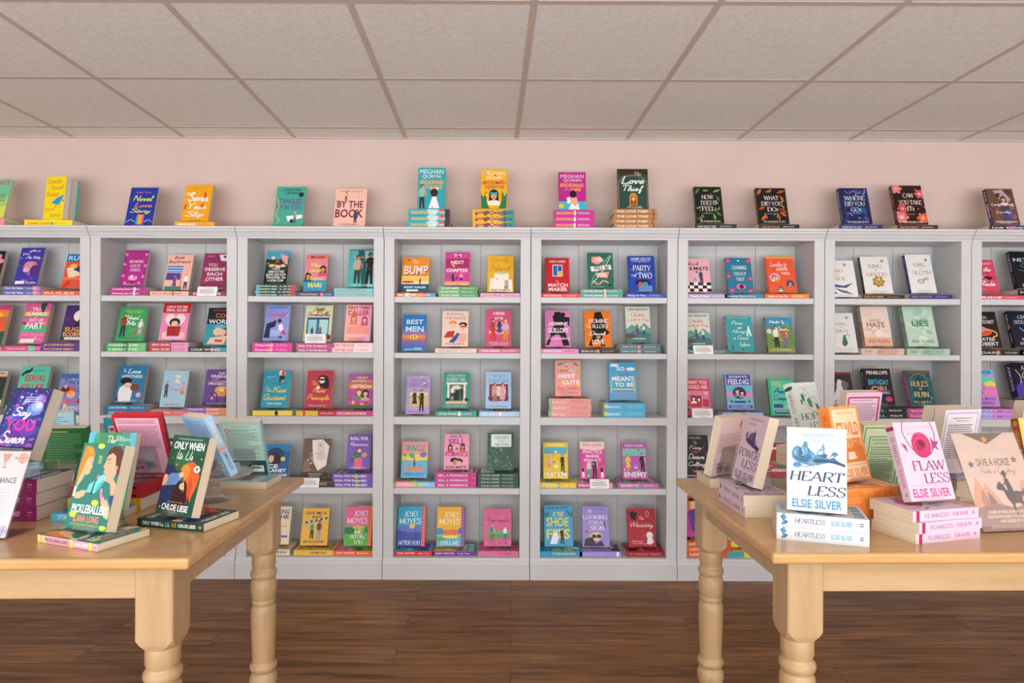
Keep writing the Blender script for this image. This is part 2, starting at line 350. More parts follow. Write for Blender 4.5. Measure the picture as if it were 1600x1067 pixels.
# ------------------------------------------------------------------ printed artwork: a small drawing language in percent of the sheet
NUM = {'r': 4, 'e': 4, 't': 4, 'z': 5, 'f': 3, 'h': 3, 'o': 4, 'l': 4, '*': 3, 'k': 3, 'v': 3}
def shapes(art, w, h):
    """yield (points, faces, colour) in metres, y down from the top-left corner"""
    X = lambda x: x / 100 * w
    Y = lambda y: y / 100 * h
    def oval(cx, cy, rx, ry, n=18, a0=0.0, rot=0.0):
        c, s = math.cos(rot), math.sin(rot); out = []
        for i in range(n):
            a = 2 * math.pi * i / n + a0; u, v = rx * math.cos(a), ry * math.sin(a)
            out.append((cx + u * c - v * s, cy + u * s + v * c))
        return out
    poly = lambda pts, col: (pts, [list(range(len(pts)))], col)
    for item in art.split('|'):
        t = item.split()
        if not t: continue
        k = t[0]
        if k in 'ps':
            col = t[1]; q = list(map(float, t[2:]))
            if k == 'p': yield poly([(X(a), Y(b)) for a, b in zip(q[::2], q[1::2])], col)
            else:
                pts = spline([(X(a), Y(b)) for a, b in zip(q[1::2], q[2::2])], 6)
                v, f = ribbon(pts, lambda dx, dy: q[0] / 100 * w); yield v, f, col
            continue
        n = NUM[k]; a = list(map(float, t[1:1 + n])); c = t[1 + n:]
        if k == 'r': yield poly([(X(a[0]), Y(a[1])), (X(a[2]), Y(a[1])), (X(a[2]), Y(a[3])), (X(a[0]), Y(a[3]))], c[0])
        elif k == 'e': yield poly(oval(X(a[0]), Y(a[1]), X(a[2]), X(a[3])), c[0])
        elif k == 't':
            v, f = letters(' '.join(c[2:]), c[1])
            if not v: continue
            xs = [p[0] for p in v]; ys = [p[1] for p in v]
            sx = (X(a[2]) - X(a[0])) / (max(xs) - min(xs)); sy = (Y(a[3]) - Y(a[1])) / (max(ys) - min(ys))
            yield [(X(a[0]) + (p[0] - min(xs)) * sx, Y(a[3]) - (p[1] - min(ys)) * sy) for p in v], f, c[0]
        elif k == 'z':
            rnd = random.Random(int(a[0] * 7 + a[1] * 13 + a[4])); n = int(a[4]); st = (a[3] - a[1]) / n; v = []; f = []
            for i in range(n):
                x = a[0] + (0 if rnd.random() < .8 else rnd.random() * 4); end = a[2] - (rnd.random() * 30 if rnd.random() < .25 else rnd.random() * 3)
                while x < end:
                    l = min(rnd.uniform(2.0, 6.5), end - x); o = len(v); y = a[1] + i * st
                    v += [(X(x), Y(y)), (X(x + l), Y(y)), (X(x + l), Y(y + st * .42)), (X(x), Y(y + st * .42))]; f.append([o, o + 1, o + 2, o + 3]); x += l + 1.1
            yield v, f, c[0]
        elif k == '*': yield poly([(X(a[0]) + X(a[2]) * (1 if i % 2 == 0 else .42) * math.sin(i * math.pi / 5), Y(a[1]) - X(a[2]) * (1 if i % 2 == 0 else .42) * math.cos(i * math.pi / 5)) for i in range(10)], c[0])
        elif k == 'v':
            yield poly([(X(a[0]) + X(a[2]) / 17 * 16 * math.sin(u) ** 3, Y(a[1]) - X(a[2]) / 17 * (13 * math.cos(u) - 5 * math.cos(2 * u) - 2 * math.cos(3 * u) - math.cos(4 * u))) for u in [2 * math.pi * i / 24 for i in range(24)]], c[0])
        elif k == 'o':
            cx, cy, r = X(a[0]), Y(a[1]), X(a[2]); n = int(a[3])
            for i in range(n):
                u = 2 * math.pi * i / n; yield poly(oval(cx + .58 * r * math.cos(u), cy + .58 * r * math.sin(u), .46 * r, .32 * r, 12, 0, u), c[0])
            yield poly(oval(cx, cy, .3 * r, .3 * r, 12), c[1])
        elif k == 'l':
            cx, cy, l, u = X(a[0]), Y(a[1]), X(a[2]), math.radians(a[3]); d = (math.cos(u), -math.sin(u)); nrm = (-d[1], d[0])
            pts = [(cx + d[0] * l * s + nrm[0] * q * l, cy + d[1] * l * s + nrm[1] * q * l) for s, q in ((0, 0), (.3, .16), (.6, .17), (1, 0), (.6, -.17), (.3, -.16))]
            yield poly(pts, c[0])
        elif k == 'k':
            rnd = random.Random(int(a[2]))
            for i in range(int(a[0])):
                r = a[1] * rnd.uniform(.5, 1.4); e = rnd.uniform(.4, 1.0); x = rnd.uniform(r, 100 - r); y = rnd.uniform(r * w / h, 100 - r * w / h)
                yield poly(oval(X(x), Y(y), X(r), X(r * e), 10, 0, 0 if r > 12 else rnd.uniform(0, 3)), c[i % len(c)])
        elif k == 'f':                                # a standing figure: top, bottom ('d..' for a dress), hair, skin
            cx, yb, H = X(a[0]), Y(a[1]), X(a[2]); top, bot, hair, skin = c[:4]
            g = lambda *q: [(cx + q[i] * H, yb - q[i + 1] * H) for i in range(0, len(q), 2)]
            if bot[0] == 'd' and len(bot) > 3 and bot[1:] and len(bot) in (4, 7):
                bot = bot[1:]
                yield poly(g(-.05, 0, -.02, 0, -.02, .3, -.05, .3), skin); yield poly(g(.02, 0, .05, 0, .05, .3, .02, .3), skin)
                yield poly(g(-.15, .22, .15, .22, .06, .58, -.06, .58), bot)
            else:
                yield poly(g(-.1, 0, -.03, 0, .01, .46, -.09, .5), bot); yield poly(g(.04, 0, .11, 0, .09, .5, -.01, .46), bot)
            yield poly(g(-.08, .48, .08, .48, .11, .8, .04, .84, -.04, .84, -.11, .8), top)
            yield poly(g(-.1, .8, -.16, .62, -.12, .48, -.09, .49, -.12, .62, -.07, .74), top); yield poly(g(.1, .8, .17, .64, .15, .5, .12, .51, .13, .63, .07, .74), skin)
            yield poly(oval(cx, yb - .93 * H, .07 * H, .075 * H, 12), hair); yield poly(oval(cx + .012 * H, yb - .905 * H, .05 * H, .058 * H, 12), skin)
        elif k == 'h':                                # a bust: hair, skin, clothes
            cx, cy, r = X(a[0]), Y(a[1]), X(a[2]); hair, skin, top = c[:3]
            yield poly(oval(cx, cy - .1 * r, 1.12 * r, 1.25 * r, 16), hair); yield poly([(cx - 1.0 * r, cy - .1 * r), (cx + 1.0 * r, cy - .1 * r), (cx + 1.15 * r, cy + 1.5 * r), (cx - 1.15 * r, cy + 1.5 * r)], hair)
            yield poly([(cx - .28 * r, cy + .6 * r), (cx + .28 * r, cy + .6 * r), (cx + .34 * r, cy + 1.5 * r), (cx - .34 * r, cy + 1.5 * r)], skin)
            yield poly([(cx - 1.5 * r, cy + 2.4 * r), (cx - 1.3 * r, cy + 1.5 * r), (cx - .4 * r, cy + 1.2 * r), (cx, cy + 1.5 * r), (cx + .4 * r, cy + 1.2 * r), (cx + 1.3 * r, cy + 1.5 * r), (cx + 1.5 * r, cy + 2.4 * r)], top)
            yield poly(oval(cx, cy + .1 * r, .72 * r, .92 * r, 14), skin)
            yield poly([(cx - .8 * r, cy - .2 * r), (cx - .5 * r, cy - 1.0 * r), (cx + .6 * r, cy - 1.0 * r), (cx + .8 * r, cy - .1 * r), (cx + .2 * r, cy - .55 * r)], hair)
def trimmed(v, f, w, h):
    nv, nf = [], []
    for face in f:
        p = [v[i] for i in face]
        for ax, lim, sg in ((0, 0, 1), (0, w, -1), (1, 0, 1), (1, h, -1)):
            q = []
            for a, b in zip(p, p[1:] + p[:1]):
                ia, ib = (a[ax] - lim) * sg >= 0, (b[ax] - lim) * sg >= 0
                if ia: q.append(a)
                if ia != ib:
                    t = (lim - a[ax]) / (b[ax] - a[ax]); q.append((a[0] + (b[0] - a[0]) * t, a[1] + (b[1] - a[1]) * t))
            p = q
            if len(p) < 3: break
        if len(p) >= 3:
            o = len(nv); nv += p; nf.append(list(range(o, o + len(p))))
    return nv, nf
EPS = 0.00001
def printed(mb, art, w, h, place):
    """lay the artwork on a face; place(x, y, lift) gives the 3-D point"""
    todo = list(shapes(art, w, h)); eps = min(EPS, .0006 / max(1, len(todo)))
    for i, (v, f, col) in enumerate(todo):
        if any(x < 0 or x > w or y < 0 or y > h for x, y in v): v, f = trimmed(v, f, w, h)
        if f: mb.add([place(x, y, eps * (i + 1)) for x, y in v], f, ink(col))

# ------------------------------------------------------------------ books: stands upright with its back lower edge on the origin, front towards -y
BOOKS = {}
def spine_text(sp):
    """(title, colour, author, colour[, extra art])"""
    if isinstance(sp, str): return sp
    a = 't 7 28 %d 74 %s b %s' % (52 if sp[2] else 80, sp[1], sp[0])
    if sp[2]: a += '|t 60 34 88 68 %s n %s' % (sp[3], sp[2])
    if len(sp) > 4: a = sp[4] + '|' + a
    return a
def book_meshes(key, w, h, T, bg, art, spine_bg, spine_art, back_bg=None, back_art='', pages='cream'):
    if key in BOOKS: return BOOKS[key]
    spine_art = spine_text(spine_art); c = MB(); t = 0.0005; a = w / 2
    c.box(-a, a, -T, -T + t, 0, h, ink(bg)); c.box(-a, a, -t, 0, 0, h, ink(back_bg or bg)); c.box(-a, -a + t, -T + t, -t, 0, h, ink(spine_bg))
    printed(c, art, w, h, lambda x, y, e: (x - a, -T - e, h - y))
    printed(c, spine_art, h, T, lambda x, y, e: (-a - e, -T + y, h - x))
    printed(c, back_art, w, h, lambda x, y, e: (a - x, e, h - y))
    p = MB(); g = 0.0004
    p.box(-a + t, a - g, -T + t, -t, g, h - g, PAGES[pages])
    BOOKS[key] = (c.mesh('cover'), p.mesh('page_block'), w, h, T)
    return BOOKS[key]
MLIE = Matrix(((0, 0, -1, 0), (1, 0, 0, 0), (0, -1, 0, 0), (0, 0, 0, 1)))
def book(key, mat, label, group=None, name='paperback_book'):
    c, p, w, h, T = BOOKS[key]
    r = empty(name, mat)
    put('cover', c, r); put('page_block', p, r)
    return tag(r, label, 'book', group)
def pose_up(x, y, z, yaw, lean, roll=0):
    return Matrix.Translation((x, y, z)) @ Matrix.Rotation(math.radians(yaw), 4, 'Z') @ Matrix.Rotation(math.radians(-lean), 4, 'X') @ Matrix.Rotation(math.radians(roll), 4, 'Y')
def pose_flat(key, x, y, z, yaw):
    """x, y: middle of the lower edge of the spine; yaw 0 turns the spine towards -y"""
    c, p, w, h, T = BOOKS[key]
    return Matrix.Translation((x, y, z)) @ Matrix.Rotation(math.radians(yaw), 4, 'Z') @ Matrix.Translation((h / 2, w / 2, 0)) @ MLIE
STANDS = {}
LIFT = 0.0034
def stand(x, y, z, yaw, lean, T, hh, label, wid=0.06, foot=0.05):
    """a clear bent-acrylic easel: ledge with a lip, back rest and rear leg"""
    k = (round(lean), round(T, 3), round(hh, 3), wid, foot)
    if k not in STANDS:
        l = math.radians(lean); c, s = math.cos(l), math.sin(l); a = wid / 2; m = MB(); th = 0.002
        L = lambda yy, zz: (yy * c + zz * s, -yy * s + zz * c + LIFT)      # leaned frame -> upright frame
        def bar(p, q, nrm):
            pts = [p, q, (q[0] + nrm[0], q[1] + nrm[1]), (p[0] + nrm[0], p[1] + nrm[1])]
            m.slab([(-a, u, v) for u, v in pts], (wid, 0, 0), M_ACRYL)
        e = 0.0009
        bar(L(-T - e, -th - e), L(e, -th - e), (-th * s * 0 + 0, th))
        bar(L(-T - e - th, -th - e), L(-T - e - th, 0.011), (th * c, -th * s))
        bar(L(e, -th - e), L(e, hh), (th * c, -th * s))
        tp = L(e + th, hh * 0.86)
        bar(tp, (foot, 0.0005), (th, 0))
        bar((-0.004, 0.0002), (foot, 0.0002), (0, 0.0006))
        STANDS[k] = m.mesh('book_easel')
    o = put('book_easel', STANDS[k])
    o.matrix_world = Matrix.Translation((x, y, z)) @ Matrix.Rotation(math.radians(yaw), 4, 'Z')
    return tag(o, label, 'book stand', 'clear acrylic book stands')

# ------------------------------------------------------------------ the room
XL, XR, YF = -5.6, 5.6, -7.5
m = MB(); m.box(XL, XR, YF, WALL_Y + .1, -0.06, 0.0, M_FLOOR); struct(m.obj('floor'))
m = MB(); m.box(XL, XR, WALL_Y, WALL_Y + .1, 0, CEIL_Z + .1, M_WALL); struct(m.obj('wall_back'))
m = MB(); m.box(XL - .1, XL, YF, WALL_Y + .1, 0, CEIL_Z + .1, M_WALL); struct(m.obj('wall_left'))
m = MB(); m.box(XR, XR + .1, YF, WALL_Y + .1, 0, CEIL_Z + .1, M_WALL); struct(m.obj('wall_right'))
m = MB()                                     # shop front with its wide window opening, behind the camera
m.box(XL, XR, YF - .1, YF, 0, .32, M_WALL); m.box(XL, XR, YF - .1, YF, 2.28, CEIL_Z + .1, M_WALL)
m.box(XL, -4.7, YF - .1, YF, .32, 2.28, M_WALL); m.box(4.7, XR, YF - .1, YF, .32, 2.28, M_WALL)
struct(m.obj('wall_front'))
m = MB()
for x0, x1 in ((-4.7, -4.6), (-.05, .05), (4.6, 4.7)): m.box(x0, x1, YF - .08, YF - .02, .32, 2.28, M_WHITE)
m.box(-4.7, 4.7, YF - .08, YF - .02, .32, .38, M_WHITE); m.box(-4.7, 4.7, YF - .08, YF - .02, 2.22, 2.28, M_WHITE)
struct(m.obj('window_1'))
# hung ceiling: tiles lie a little above the grid; the grid runs 2 degrees off the wall's square, as in the photograph
ROWS = [3.377 - .629 * k for k in range(0, 18)]
GX = lambda k, y: 0.0185 + 0.6135 * k + 0.035 * (WALL_Y - y)
m = MB(); m.box(XL, XR, YF, WALL_Y, CEIL_Z + .0008, CEIL_Z + .06, M_TILE); struct(m.obj('ceiling'))
m = MB(); hb = .0118
for y in ROWS:
    if y > YF: m.box(XL, XR, y - hb, y + hb, CEIL_Z - .0006, CEIL_Z + .002, M_GRID)
for k in range(-10, 11):
    a0, a1 = GX(k, WALL_Y), GX(k, YF)
    m.slab([(a0 - hb, WALL_Y, CEIL_Z - .0008), (a0 + hb, WALL_Y, CEIL_Z - .0008), (a1 + hb, YF, CEIL_Z - .0008), (a1 - hb, YF, CEIL_Z - .0008)], (0, 0, .003), M_GRID)
struct(m.obj('trim_1'))
m = MB(); m.box(XL, XR, WALL_Y - .022, WALL_Y, CEIL_Z - .003, CEIL_Z + .004, M_ANGLE); m.box(XL, XR, WALL_Y - .002, WALL_Y, CEIL_Z - .010, CEIL_Z, M_ANGLE)
struct(m.obj('trim_2'))
m = MB(); m.box(XL, XR, WALL_Y - .012, WALL_Y, 0, .09, M_WHITE); struct(m.obj('baseboard_back'))
for i, (tx, ty) in enumerate(ADDED_TROFFERS):  # housings built around the added fill lamps, out of view
    e = empty('ceiling_lamp', Matrix.Translation((tx, ty, CEIL_Z)))
    f = MB(); f.box(-.3, .3, -.6, -.575, -.012, .004, M_GRID); f.box(-.3, .3, .575, .6, -.012, .004, M_GRID); f.box(-.3, -.275, -.575, .575, -.012, .004, M_GRID); f.box(.275, .3, -.575, .575, -.012, .004, M_GRID)
    f.obj('lamp_frame', e); d = MB(); d.box(-.275, .275, -.575, .575, -.004, .004, M_ADDED_LAMP); d.obj('diffuser', e)
    tag(e, ['ceiling light panel above the display tables on the left', 'ceiling light panel over the gap between the display tables', 'ceiling light panel above the display tables on the right'][i], 'ceiling light', 'ceiling light panels')

# ------------------------------------------------------------------ the eight bookcases
ORD = ['first', 'second', 'third', 'fourth', 'fifth', 'sixth', 'seventh', 'eighth']
STILE, SIDE_D, BACKY = 0.0535, 0.245, 0.236
def make_bookcase():
    r = empty('bookcase', Matrix.Translation((0, CASE_Y, 0)))
    W = UNIT_W; g = .0016
    for s in (0, 1):
        x0, x1 = (g, STILE) if s == 0 else (W - STILE, W - g)
        m = MB(); m.box(x0, x1, 0, SIDE_D, .085, 1.762, M_WHITE); m.obj('side_panel', r, .0015, 1)
    m = MB(); m.box(STILE, W - STILE, BACKY, SIDE_D, .09, 1.762, M_GROOVE)
    n = 3; pw = (W - 2 * STILE) / n
    for i in range(n): m.box(STILE + i * pw + (.0012 if i else 0), STILE + (i + 1) * pw - (.0012 if i < n - 1 else 0), BACKY - .005, BACKY, .09, 1.762, M_BACK)
    m.obj('back_panel', r)
    for z0, z1, rec in ((1.430, 1.460, .008), (1.141, 1.169, .008), (.798, .838, .0005), (.437, .468, .008), (.086, .111, .002)):
        m = MB(); m.box(STILE, W - STILE, rec, BACKY - .005, z0, z1, M_WHITE); m.obj('shelf', r, .0015, 1)
    # crown moulding, a profile run along the front
    prof = [(0, 1.757), (-.004, 1.757), (-.004, 1.766), (-.009, 1.770), (-.013, 1.779), (-.020, 1.789), (-.024, 1.792), (-.024, 1.800), (-.030, 1.803), (-.031, 1.807), (-.031, 1.8150), (-.030, 1.8155), (.02, 1.8155), (.02, 1.757)]
    m = MB(); m.slab([(g, y, z) for y, z in prof], (W - 2 * g, 0, 0), M_WHITE); m.obj('crown_moulding', r)
    m = MB(); m.box(g, W - g, .02, SIDE_D, 1.762, 1.8155, M_WHITE); m.obj('top_board', r)
    prof = [(0, .111), (-.003, .109), (-.006, .103), (-.007, .098), (-.012, .094), (-.014, .088), (-.015, .082), (-.015, .001), (.003, .001), (.003, .111)]
    m = MB(); m.slab([(g, y, z) for y, z in prof], (W - 2 * g, 0, 0), M_WHITE); m.obj('base_moulding', r)
    m = MB(); m.box(g, W - g, .003, SIDE_D, .0, .086, M_WHITE); m.obj('plinth', r)
    return r
CASE_LABEL = ['white bookcase cut by the left picture edge, standing yellow hardcover on top', 'white bookcase with the royal blue and the orange-yellow paperback on top',
 'white bookcase with a teal and a pale pink paperback standing on top', 'white bookcase with teal and yellow three-book stacks on top',
 'white bookcase with a magenta stack and a copper-spined stack on top', 'white bookcase with two black leafy-covered paperbacks on top',
 'white bookcase with a dark blue and a black-pink flowered paperback on top', 'white bookcase cut by the right picture edge, brown photo-cover paperback on top']
proto = make_bookcase()
for i in range(8):
    c = proto if i == 0 else copy_tree(proto)
    c.location.x = UNIT_X0 + (i - 4) * UNIT_W
    tag(c, CASE_LABEL[i], 'bookcase', 'white bookcases along the pink wall')

# ------------------------------------------------------------------ the two display tables
def leg_mesh():
    m = MB(); a = .0415; zt, zb = .736, .545
    ring = lambda s, z, c: [(x * s, y * s, z) for x, y in ((-a, -a + c), (-a + c, -a), (a - c, -a), (a, -a + c), (a, a - c), (a - c, a), (-a + c, a), (-a, a - c))]
    R = [ring(1, zt, .003), ring(1, .568, .003), ring(.985, .556, .012), ring(.90, zb, .022)]
    m.add(sum(R, []), [list(range(8)), list(range(24, 32))[::-1]] + [(j * 8 + i, (j + 1) * 8 + i, (j + 1) * 8 + (i + 1) % 8, j * 8 + (i + 1) % 8) for j in range(3) for i in range(8)], M_LEG)
    prof = [(.034, .548), (.0365, .54), (.037, .508), (.034, .499), (.033, .495), (.036, .491), (.0405, .485), (.041, .476), (.0375, .467), (.0335, .463), (.036, .459), (.0392, .450), (.0398, .430), (.038, .408), (.035, .399), (.0335, .396), (.036, .393), (.037, .388), (.0345, .382), (.0325, .379),
            (.0355, .374), (.0385, .364), (.0392, .35), (.0385, .31), (.0365, .25), (.0345, .2), (.034, .195), (.038, .191), (.0415, .184), (.0418, .176), (.038, .168), (.033, .163), (.033, .160), (.0385, .154), (.0425, .143), (.0428, .130), (.039, .115), (.034, .104), (.031, .096), (.034, .088), (.034, .08), (.030, .05), (.026, .0)]
    m.lathe(prof, M_LEG, 48)
    return m.mesh('leg')
LEG = leg_mesh()
def table(x0, x1, y0, y1, label, turn, edge, rear):
    cx, cy = (x0 + x1) / 2, (y0 + y1) / 2
    piv = Vector((edge, cy, 0))                   # the table stands a little askew; its end towards the gangway keeps its place
    r = empty('display_table', Matrix.Translation(piv) @ Matrix.Rotation(math.radians(turn), 4, 'Z') @ Matrix.Translation(Vector((cx, cy, 0)) - piv))
    hx, hy = (x1 - x0) / 2, (y1 - y0) / 2
    m = MB(); m.box(-hx, hx, -hy, hy, .7345, TABLE_Z, M_TOP); m.obj('table_top', r, .007, 3)
    ix, fy, ry = hx - .048 - .0415, -hy + .03 + .0415, hy - rear
    for sx in (-1, 1):
        for yy in (fy, ry):
            l = put('leg', LEG, r); l.location = (sx * ix, yy, 0)
    for yy in (fy - .018, ry + .018):
        m = MB(); m.box(-ix + .0415, ix - .0415, yy - .011, yy + .011, .658, .7345, M_APRON); m.obj('apron', r, .0015, 1)
    for sx in (-1, 1):
        m = MB(); xx = sx * (ix + .018); m.box(xx - .011, xx + .011, fy + .0415, ry - .0415, .658, .7345, M_APRON); m.obj('apron', r, .0015, 1)
    return tag(r, label, 'table', 'maple display tables')
table(-2.55, -0.704, 1.376, 2.21, 'maple display table with turned legs, its books led by a green paperback with paddles', 1.4, -0.704, .135)
table(0.576, 2.55, 1.427, 2.222, 'maple display table with turned legs, its books led by a white blue-rose paperback', 1.1, 0.576, .11)

# ------------------------------------------------------------------ the books on the shelves
SHELVES = {'T': 'on top of', 1: 'top shelf of', 2: 'second shelf of', 3: 'middle shelf of', 4: 'fourth shelf of', 5: 'bottom shelf of'}
PLACE = {'T': 'atop the {} bookcase', 1: 'on the top shelf, {} bookcase', 2: 'on the second shelf, {} bookcase', 3: 'on the third shelf, {} bookcase', 4: 'on the fourth shelf, {} bookcase', 5: 'on the bottom shelf, {} bookcase'}
RANK = {1: ['single'], 2: ['lower', 'upper'], 3: ['lowest', 'middle', 'topmost'], 4: ['lowest', 'second lowest', 'second highest', 'topmost']}
rnd = random.Random(5)
NBOOK = [0]
def shelf_book(row, u, up, lie, bg, desc, art, spc, sp, T=.022, lean=17, pages='grey', roll=0, yaw=0, stand_it=True, back=None):
    """up = (left, right, top) in pixels of the photograph; lie = (count, left, right, thickness)"""
    NBOOK[0] += 1; key = 'shelf%d' % NBOOK[0]
    zs = SHELF_Z[row]; n = lie[0] if lie else 0
    d_lie = 3.335 if row != 'T' else 3.305
    if lie: T = lie[3] * d_lie / F
    l = math.radians(lean); d = (3.376 if n else 3.352) if row != 'T' else 3.345
    z0 = zs + n * (T + .0003) + .0003
    xm = (up[0] + up[1]) / 2
    w = (up[1] - up[0]) * d / F
    z1 = z0 + LIFT + T * math.sin(l)
    a = (533.5 - (up[2] - ROLL * (xm - 800))) / F
    h = (a * d - (z1 - EYE)) / (math.cos(l) - a * math.sin(l))
    h = min(max(h, .15), .235, ({'T': 9, 1: 1.757, 2: 1.430, 3: 1.141, 4: .798, 5: .437}[row] - z1 - .003) / math.cos(l))
    lo, hi = UNIT_X0 + (u - 4) * UNIT_W + STILE + .0012, UNIT_X0 + (u - 3) * UNIT_W - STILE - .0012
    inside = lambda x, half: x if row == 'T' else min(max(x, lo + half), hi - half)
    X = inside(at(xm, 533.5, d).x, w / 2)
    book_meshes(key, w, h, T, bg, art, spc, sp, bg if back is None else back, '', pages)
    y = d + T * math.cos(l)
    where = PLACE[row].format(ORD[u])
    full = desc + ' ' + where + ' from left'
    book(key, pose_up(X, y, z0 + LIFT, yaw, lean, roll), full if len(full.split()) <= 16 else desc + ' ' + where, 'books facing out on the bookcases')
    if stand_it: stand(X, y, z0, yaw, lean, T, h * .45, 'clear easel holding the ' + desc)
    if lie:
        lh = (lie[2] - lie[1]) * d_lie / F
        key2 = key
        if abs(lh - h) > .006:                     # the lying copies are as long as their spines show
            key2 = key + 'L'; book_meshes(key2, w, lh, T, bg, art, spc, sp, bg, '', pages)
        Xl = inside(at((lie[1] + lie[2]) / 2, 533.5, d_lie).x, BOOKS[key2][3] / 2 + (.004 if n > 1 else 0))
        for i in range(n):
            jx, jy, ja = (0, 0, 0) if n == 1 else (rnd.uniform(-.003, .003), rnd.uniform(-.002, .002), rnd.uniform(-.8, .8))
            book(key2, pose_flat(key2, Xl + jx, d_lie + jy, zs + i * T + .0003 * (i + 1), ja), '%s copy lying under the %s' % (RANK[n][i], desc) if n > 1 else 'flat copy lying under the ' + desc, 'books lying flat on the bookcases')
def tent_card(x0, x1, y0, y1, row, label, up=0.0):
    d = 3.3225; z = SHELF_Z[row] + up + .0004; w = (x1 - x0) * d / F; h = (y1 - y0) * d / F
    m = MB(); q = .012; t = .0006; X = at((x0 + x1) / 2, 533.5, d).x
    white = ink('f2f1f0')
    m.slab([(-w / 2, 0, 0), (-w / 2, t, 0), (-w / 2, q, h), (-w / 2, q - t, h)], (w, 0, 0), white)
    m.slab([(-w / 2, 2 * q, 0), (-w / 2, 2 * q + t, 0), (-w / 2, q + t, h), (-w / 2, q, h)], (w, 0, 0), white)
    L = math.hypot(h, q)
    printed(m, 'z 24 12 76 20 1 b07|z 10 28 90 78 4 667|z 30 84 70 92 1 c27', w, L, lambda x, y, e: (x - w / 2, q * (1 - y / L) - .0007 - e, h * (1 - y / L)))
    o = m.obj('shelf_card'); o.location = (X, d, z)
    tag(o, label, 'card', 'white folded shelf cards')
B = shelf_book
FL = lambda cx, cy, s, a, b, c: 'o %s %s %s 6 %s %s' % (cx, cy, s, a, b)
GALAXY = 'k 26 16 3 4348b0 6a3fa8 2b3a8c 8d5bc4 3a2f7a|k 26 6 8 7a68c8 5a86c8 a04ab0 4a56b8 8a8ad8|k 60 1.0 9 fff cdf'
# ---- on top of the bookcases
B('T', 0, (-34, 4, 280), (2, -48, 5, 6), '74c29a', 'green-yellow paperback cut by the left picture edge', 'r 0 45 100 70 a5d07a|r 0 70 100 100 d8dc5a|t 40 5 94 15 d0236c b NOT|z 60 18 94 24 1 c2255c|z 10 40 90 60 4 3a6a50', 'f0889a', ('NOT HER', 'c23', '', 'fff', 'r 0 0 40 100 f5a85c'), pages='cream')
B('T', 0, (64, 102, 271), (1, 37, 112, 9.5), 'f4dc12', 'bright yellow hardcover with a blue bird', 't 8 5 82 16 c8622a n Consider|t 28 20 90 31 c8622a n Yourself|t 10 35 66 46 c8622a n Kissed|p 2a9ad8 34 60 60 50 82 45 90 43 95 46 88 52 80 62 64 66 52 63|s 333 1.5 60 66 58 71 64 72|s 333 1.5 72 65 74 71 80 71|p d8321e 88 52 98 56 96 60 90 56|t 4 71 58 80 c8622a n Jessica|t 34 84 90 95 c8622a n Stanley', 'f4dc12', ('Consider Yourself', 'c8622a', 'Jessica Stanley', 'c8622a', 'p 2a9ad8 52 70 56 40 60 30 60 80'), lean=6, yaw=-13, stand_it=False, pages='white', back='2aa7a0')
y_book = [o for o in COL.objects if o.get('label', '').startswith('bright yellow hardcover with a blue bird atop')][0]   # it stands half open
_w, _h = BOOKS['shelf2'][2:4]; _a = math.radians(25); _p = (-_w / 2 + .002, .0006)
_q = (_p[0] + (_w - .006) * math.cos(_a), _p[1] + (_w - .006) * math.sin(_a)); _n = (-math.sin(_a), math.cos(_a))
m = MB(); m.slab([(_p[0], _p[1], .011), (_w / 2 - .004, .0006, .011), (_q[0], _q[1], .011)], (0, 0, _h - .015), PAGES['white']); m.obj('fanned_pages', y_book)
m = MB(); _e = (_p[0] + (_w + .002) * math.cos(_a), _p[1] + (_w + .002) * math.sin(_a))
m.slab([(_p[0], _p[1] + .0005, .010), (_e[0], _e[1] + .0005, .010), (_e[0] + .003 * _n[0], _e[1] + .003 * _n[1], .010), (_p[0] + .003 * _n[0], _p[1] + .003 * _n[1] + .0005, .010)], (0, 0, _h - .010), ink('2aa7a0')); m.obj('back_board', y_book)
B('T', 1, (193, 236, 293), None, '1f3a9e', 'royal blue paperback lettered NOVEL STORY in yellow and pink', 't 18 10 78 16 f27bb4 c Ashley Poston|t 14 20 90 36 e4e04a C Novel|t 24 39 88 52 f08a5a C Love|t 12 54 86 70 e4e04a C Story|r 40 70 66 96 e2559c|r 46 72 60 96 f5a13d|p 2fb0a0 38 76 46 72 46 94 38 96|s fff 1.4 4 90 20 84 34 90|s fff 1.4 68 90 84 84 96 90', '1f3a9e', ('NOVEL LOVE STORY', 'e4e04a', '', ''), T=.02)
B('T', 1, (281, 324, 289), (1, 272, 334, 7.5), 'f0a818', 'amber paperback with white swash lettering YEAR SLIP', 't 22 6 76 12 c87a10 c Ashley Poston|t 6 22 34 30 fff b THE|t 14 20 90 46 f7f4ec C Seven|t 20 48 86 68 f7f4ec C Year|t 14 72 80 92 f7f4ec C Slip|p d8402a 72 18 80 24 78 40 72 34|p e0562a 6 56 14 50 12 66 4 70|p d8402a 62 60 74 50 76 62', 'f0a818', ('THE SEVEN YEAR SLIP', 'fff', 'POSTON', 'd8402a'))
B('T', 2, (425, 471, 291), None, '46ab95', 'teal paperback lettered TANGLED in purple', 't 22 5 86 11 1d4a48 b CHRISTINA|t 30 13 78 19 1d4a48 b LAUREN|e 86 20 9 9 1c2c30|t 12 30 92 43 6a4c98 b TANGLED|t 6 46 90 58 6a4c98 b UP IN YOU|s e8a83c 3 4 30 14 50 6 70 20 84 12 92|p f4f2ee 42 74 96 70 98 78 50 88|f 72 92 46 8a9aa4 567 dbb48a f2c8a4|e 62 86 7 7 2c3438', '46ab95', ('TANGLED UP IN YOU', 'fff', '', ''), T=.02)
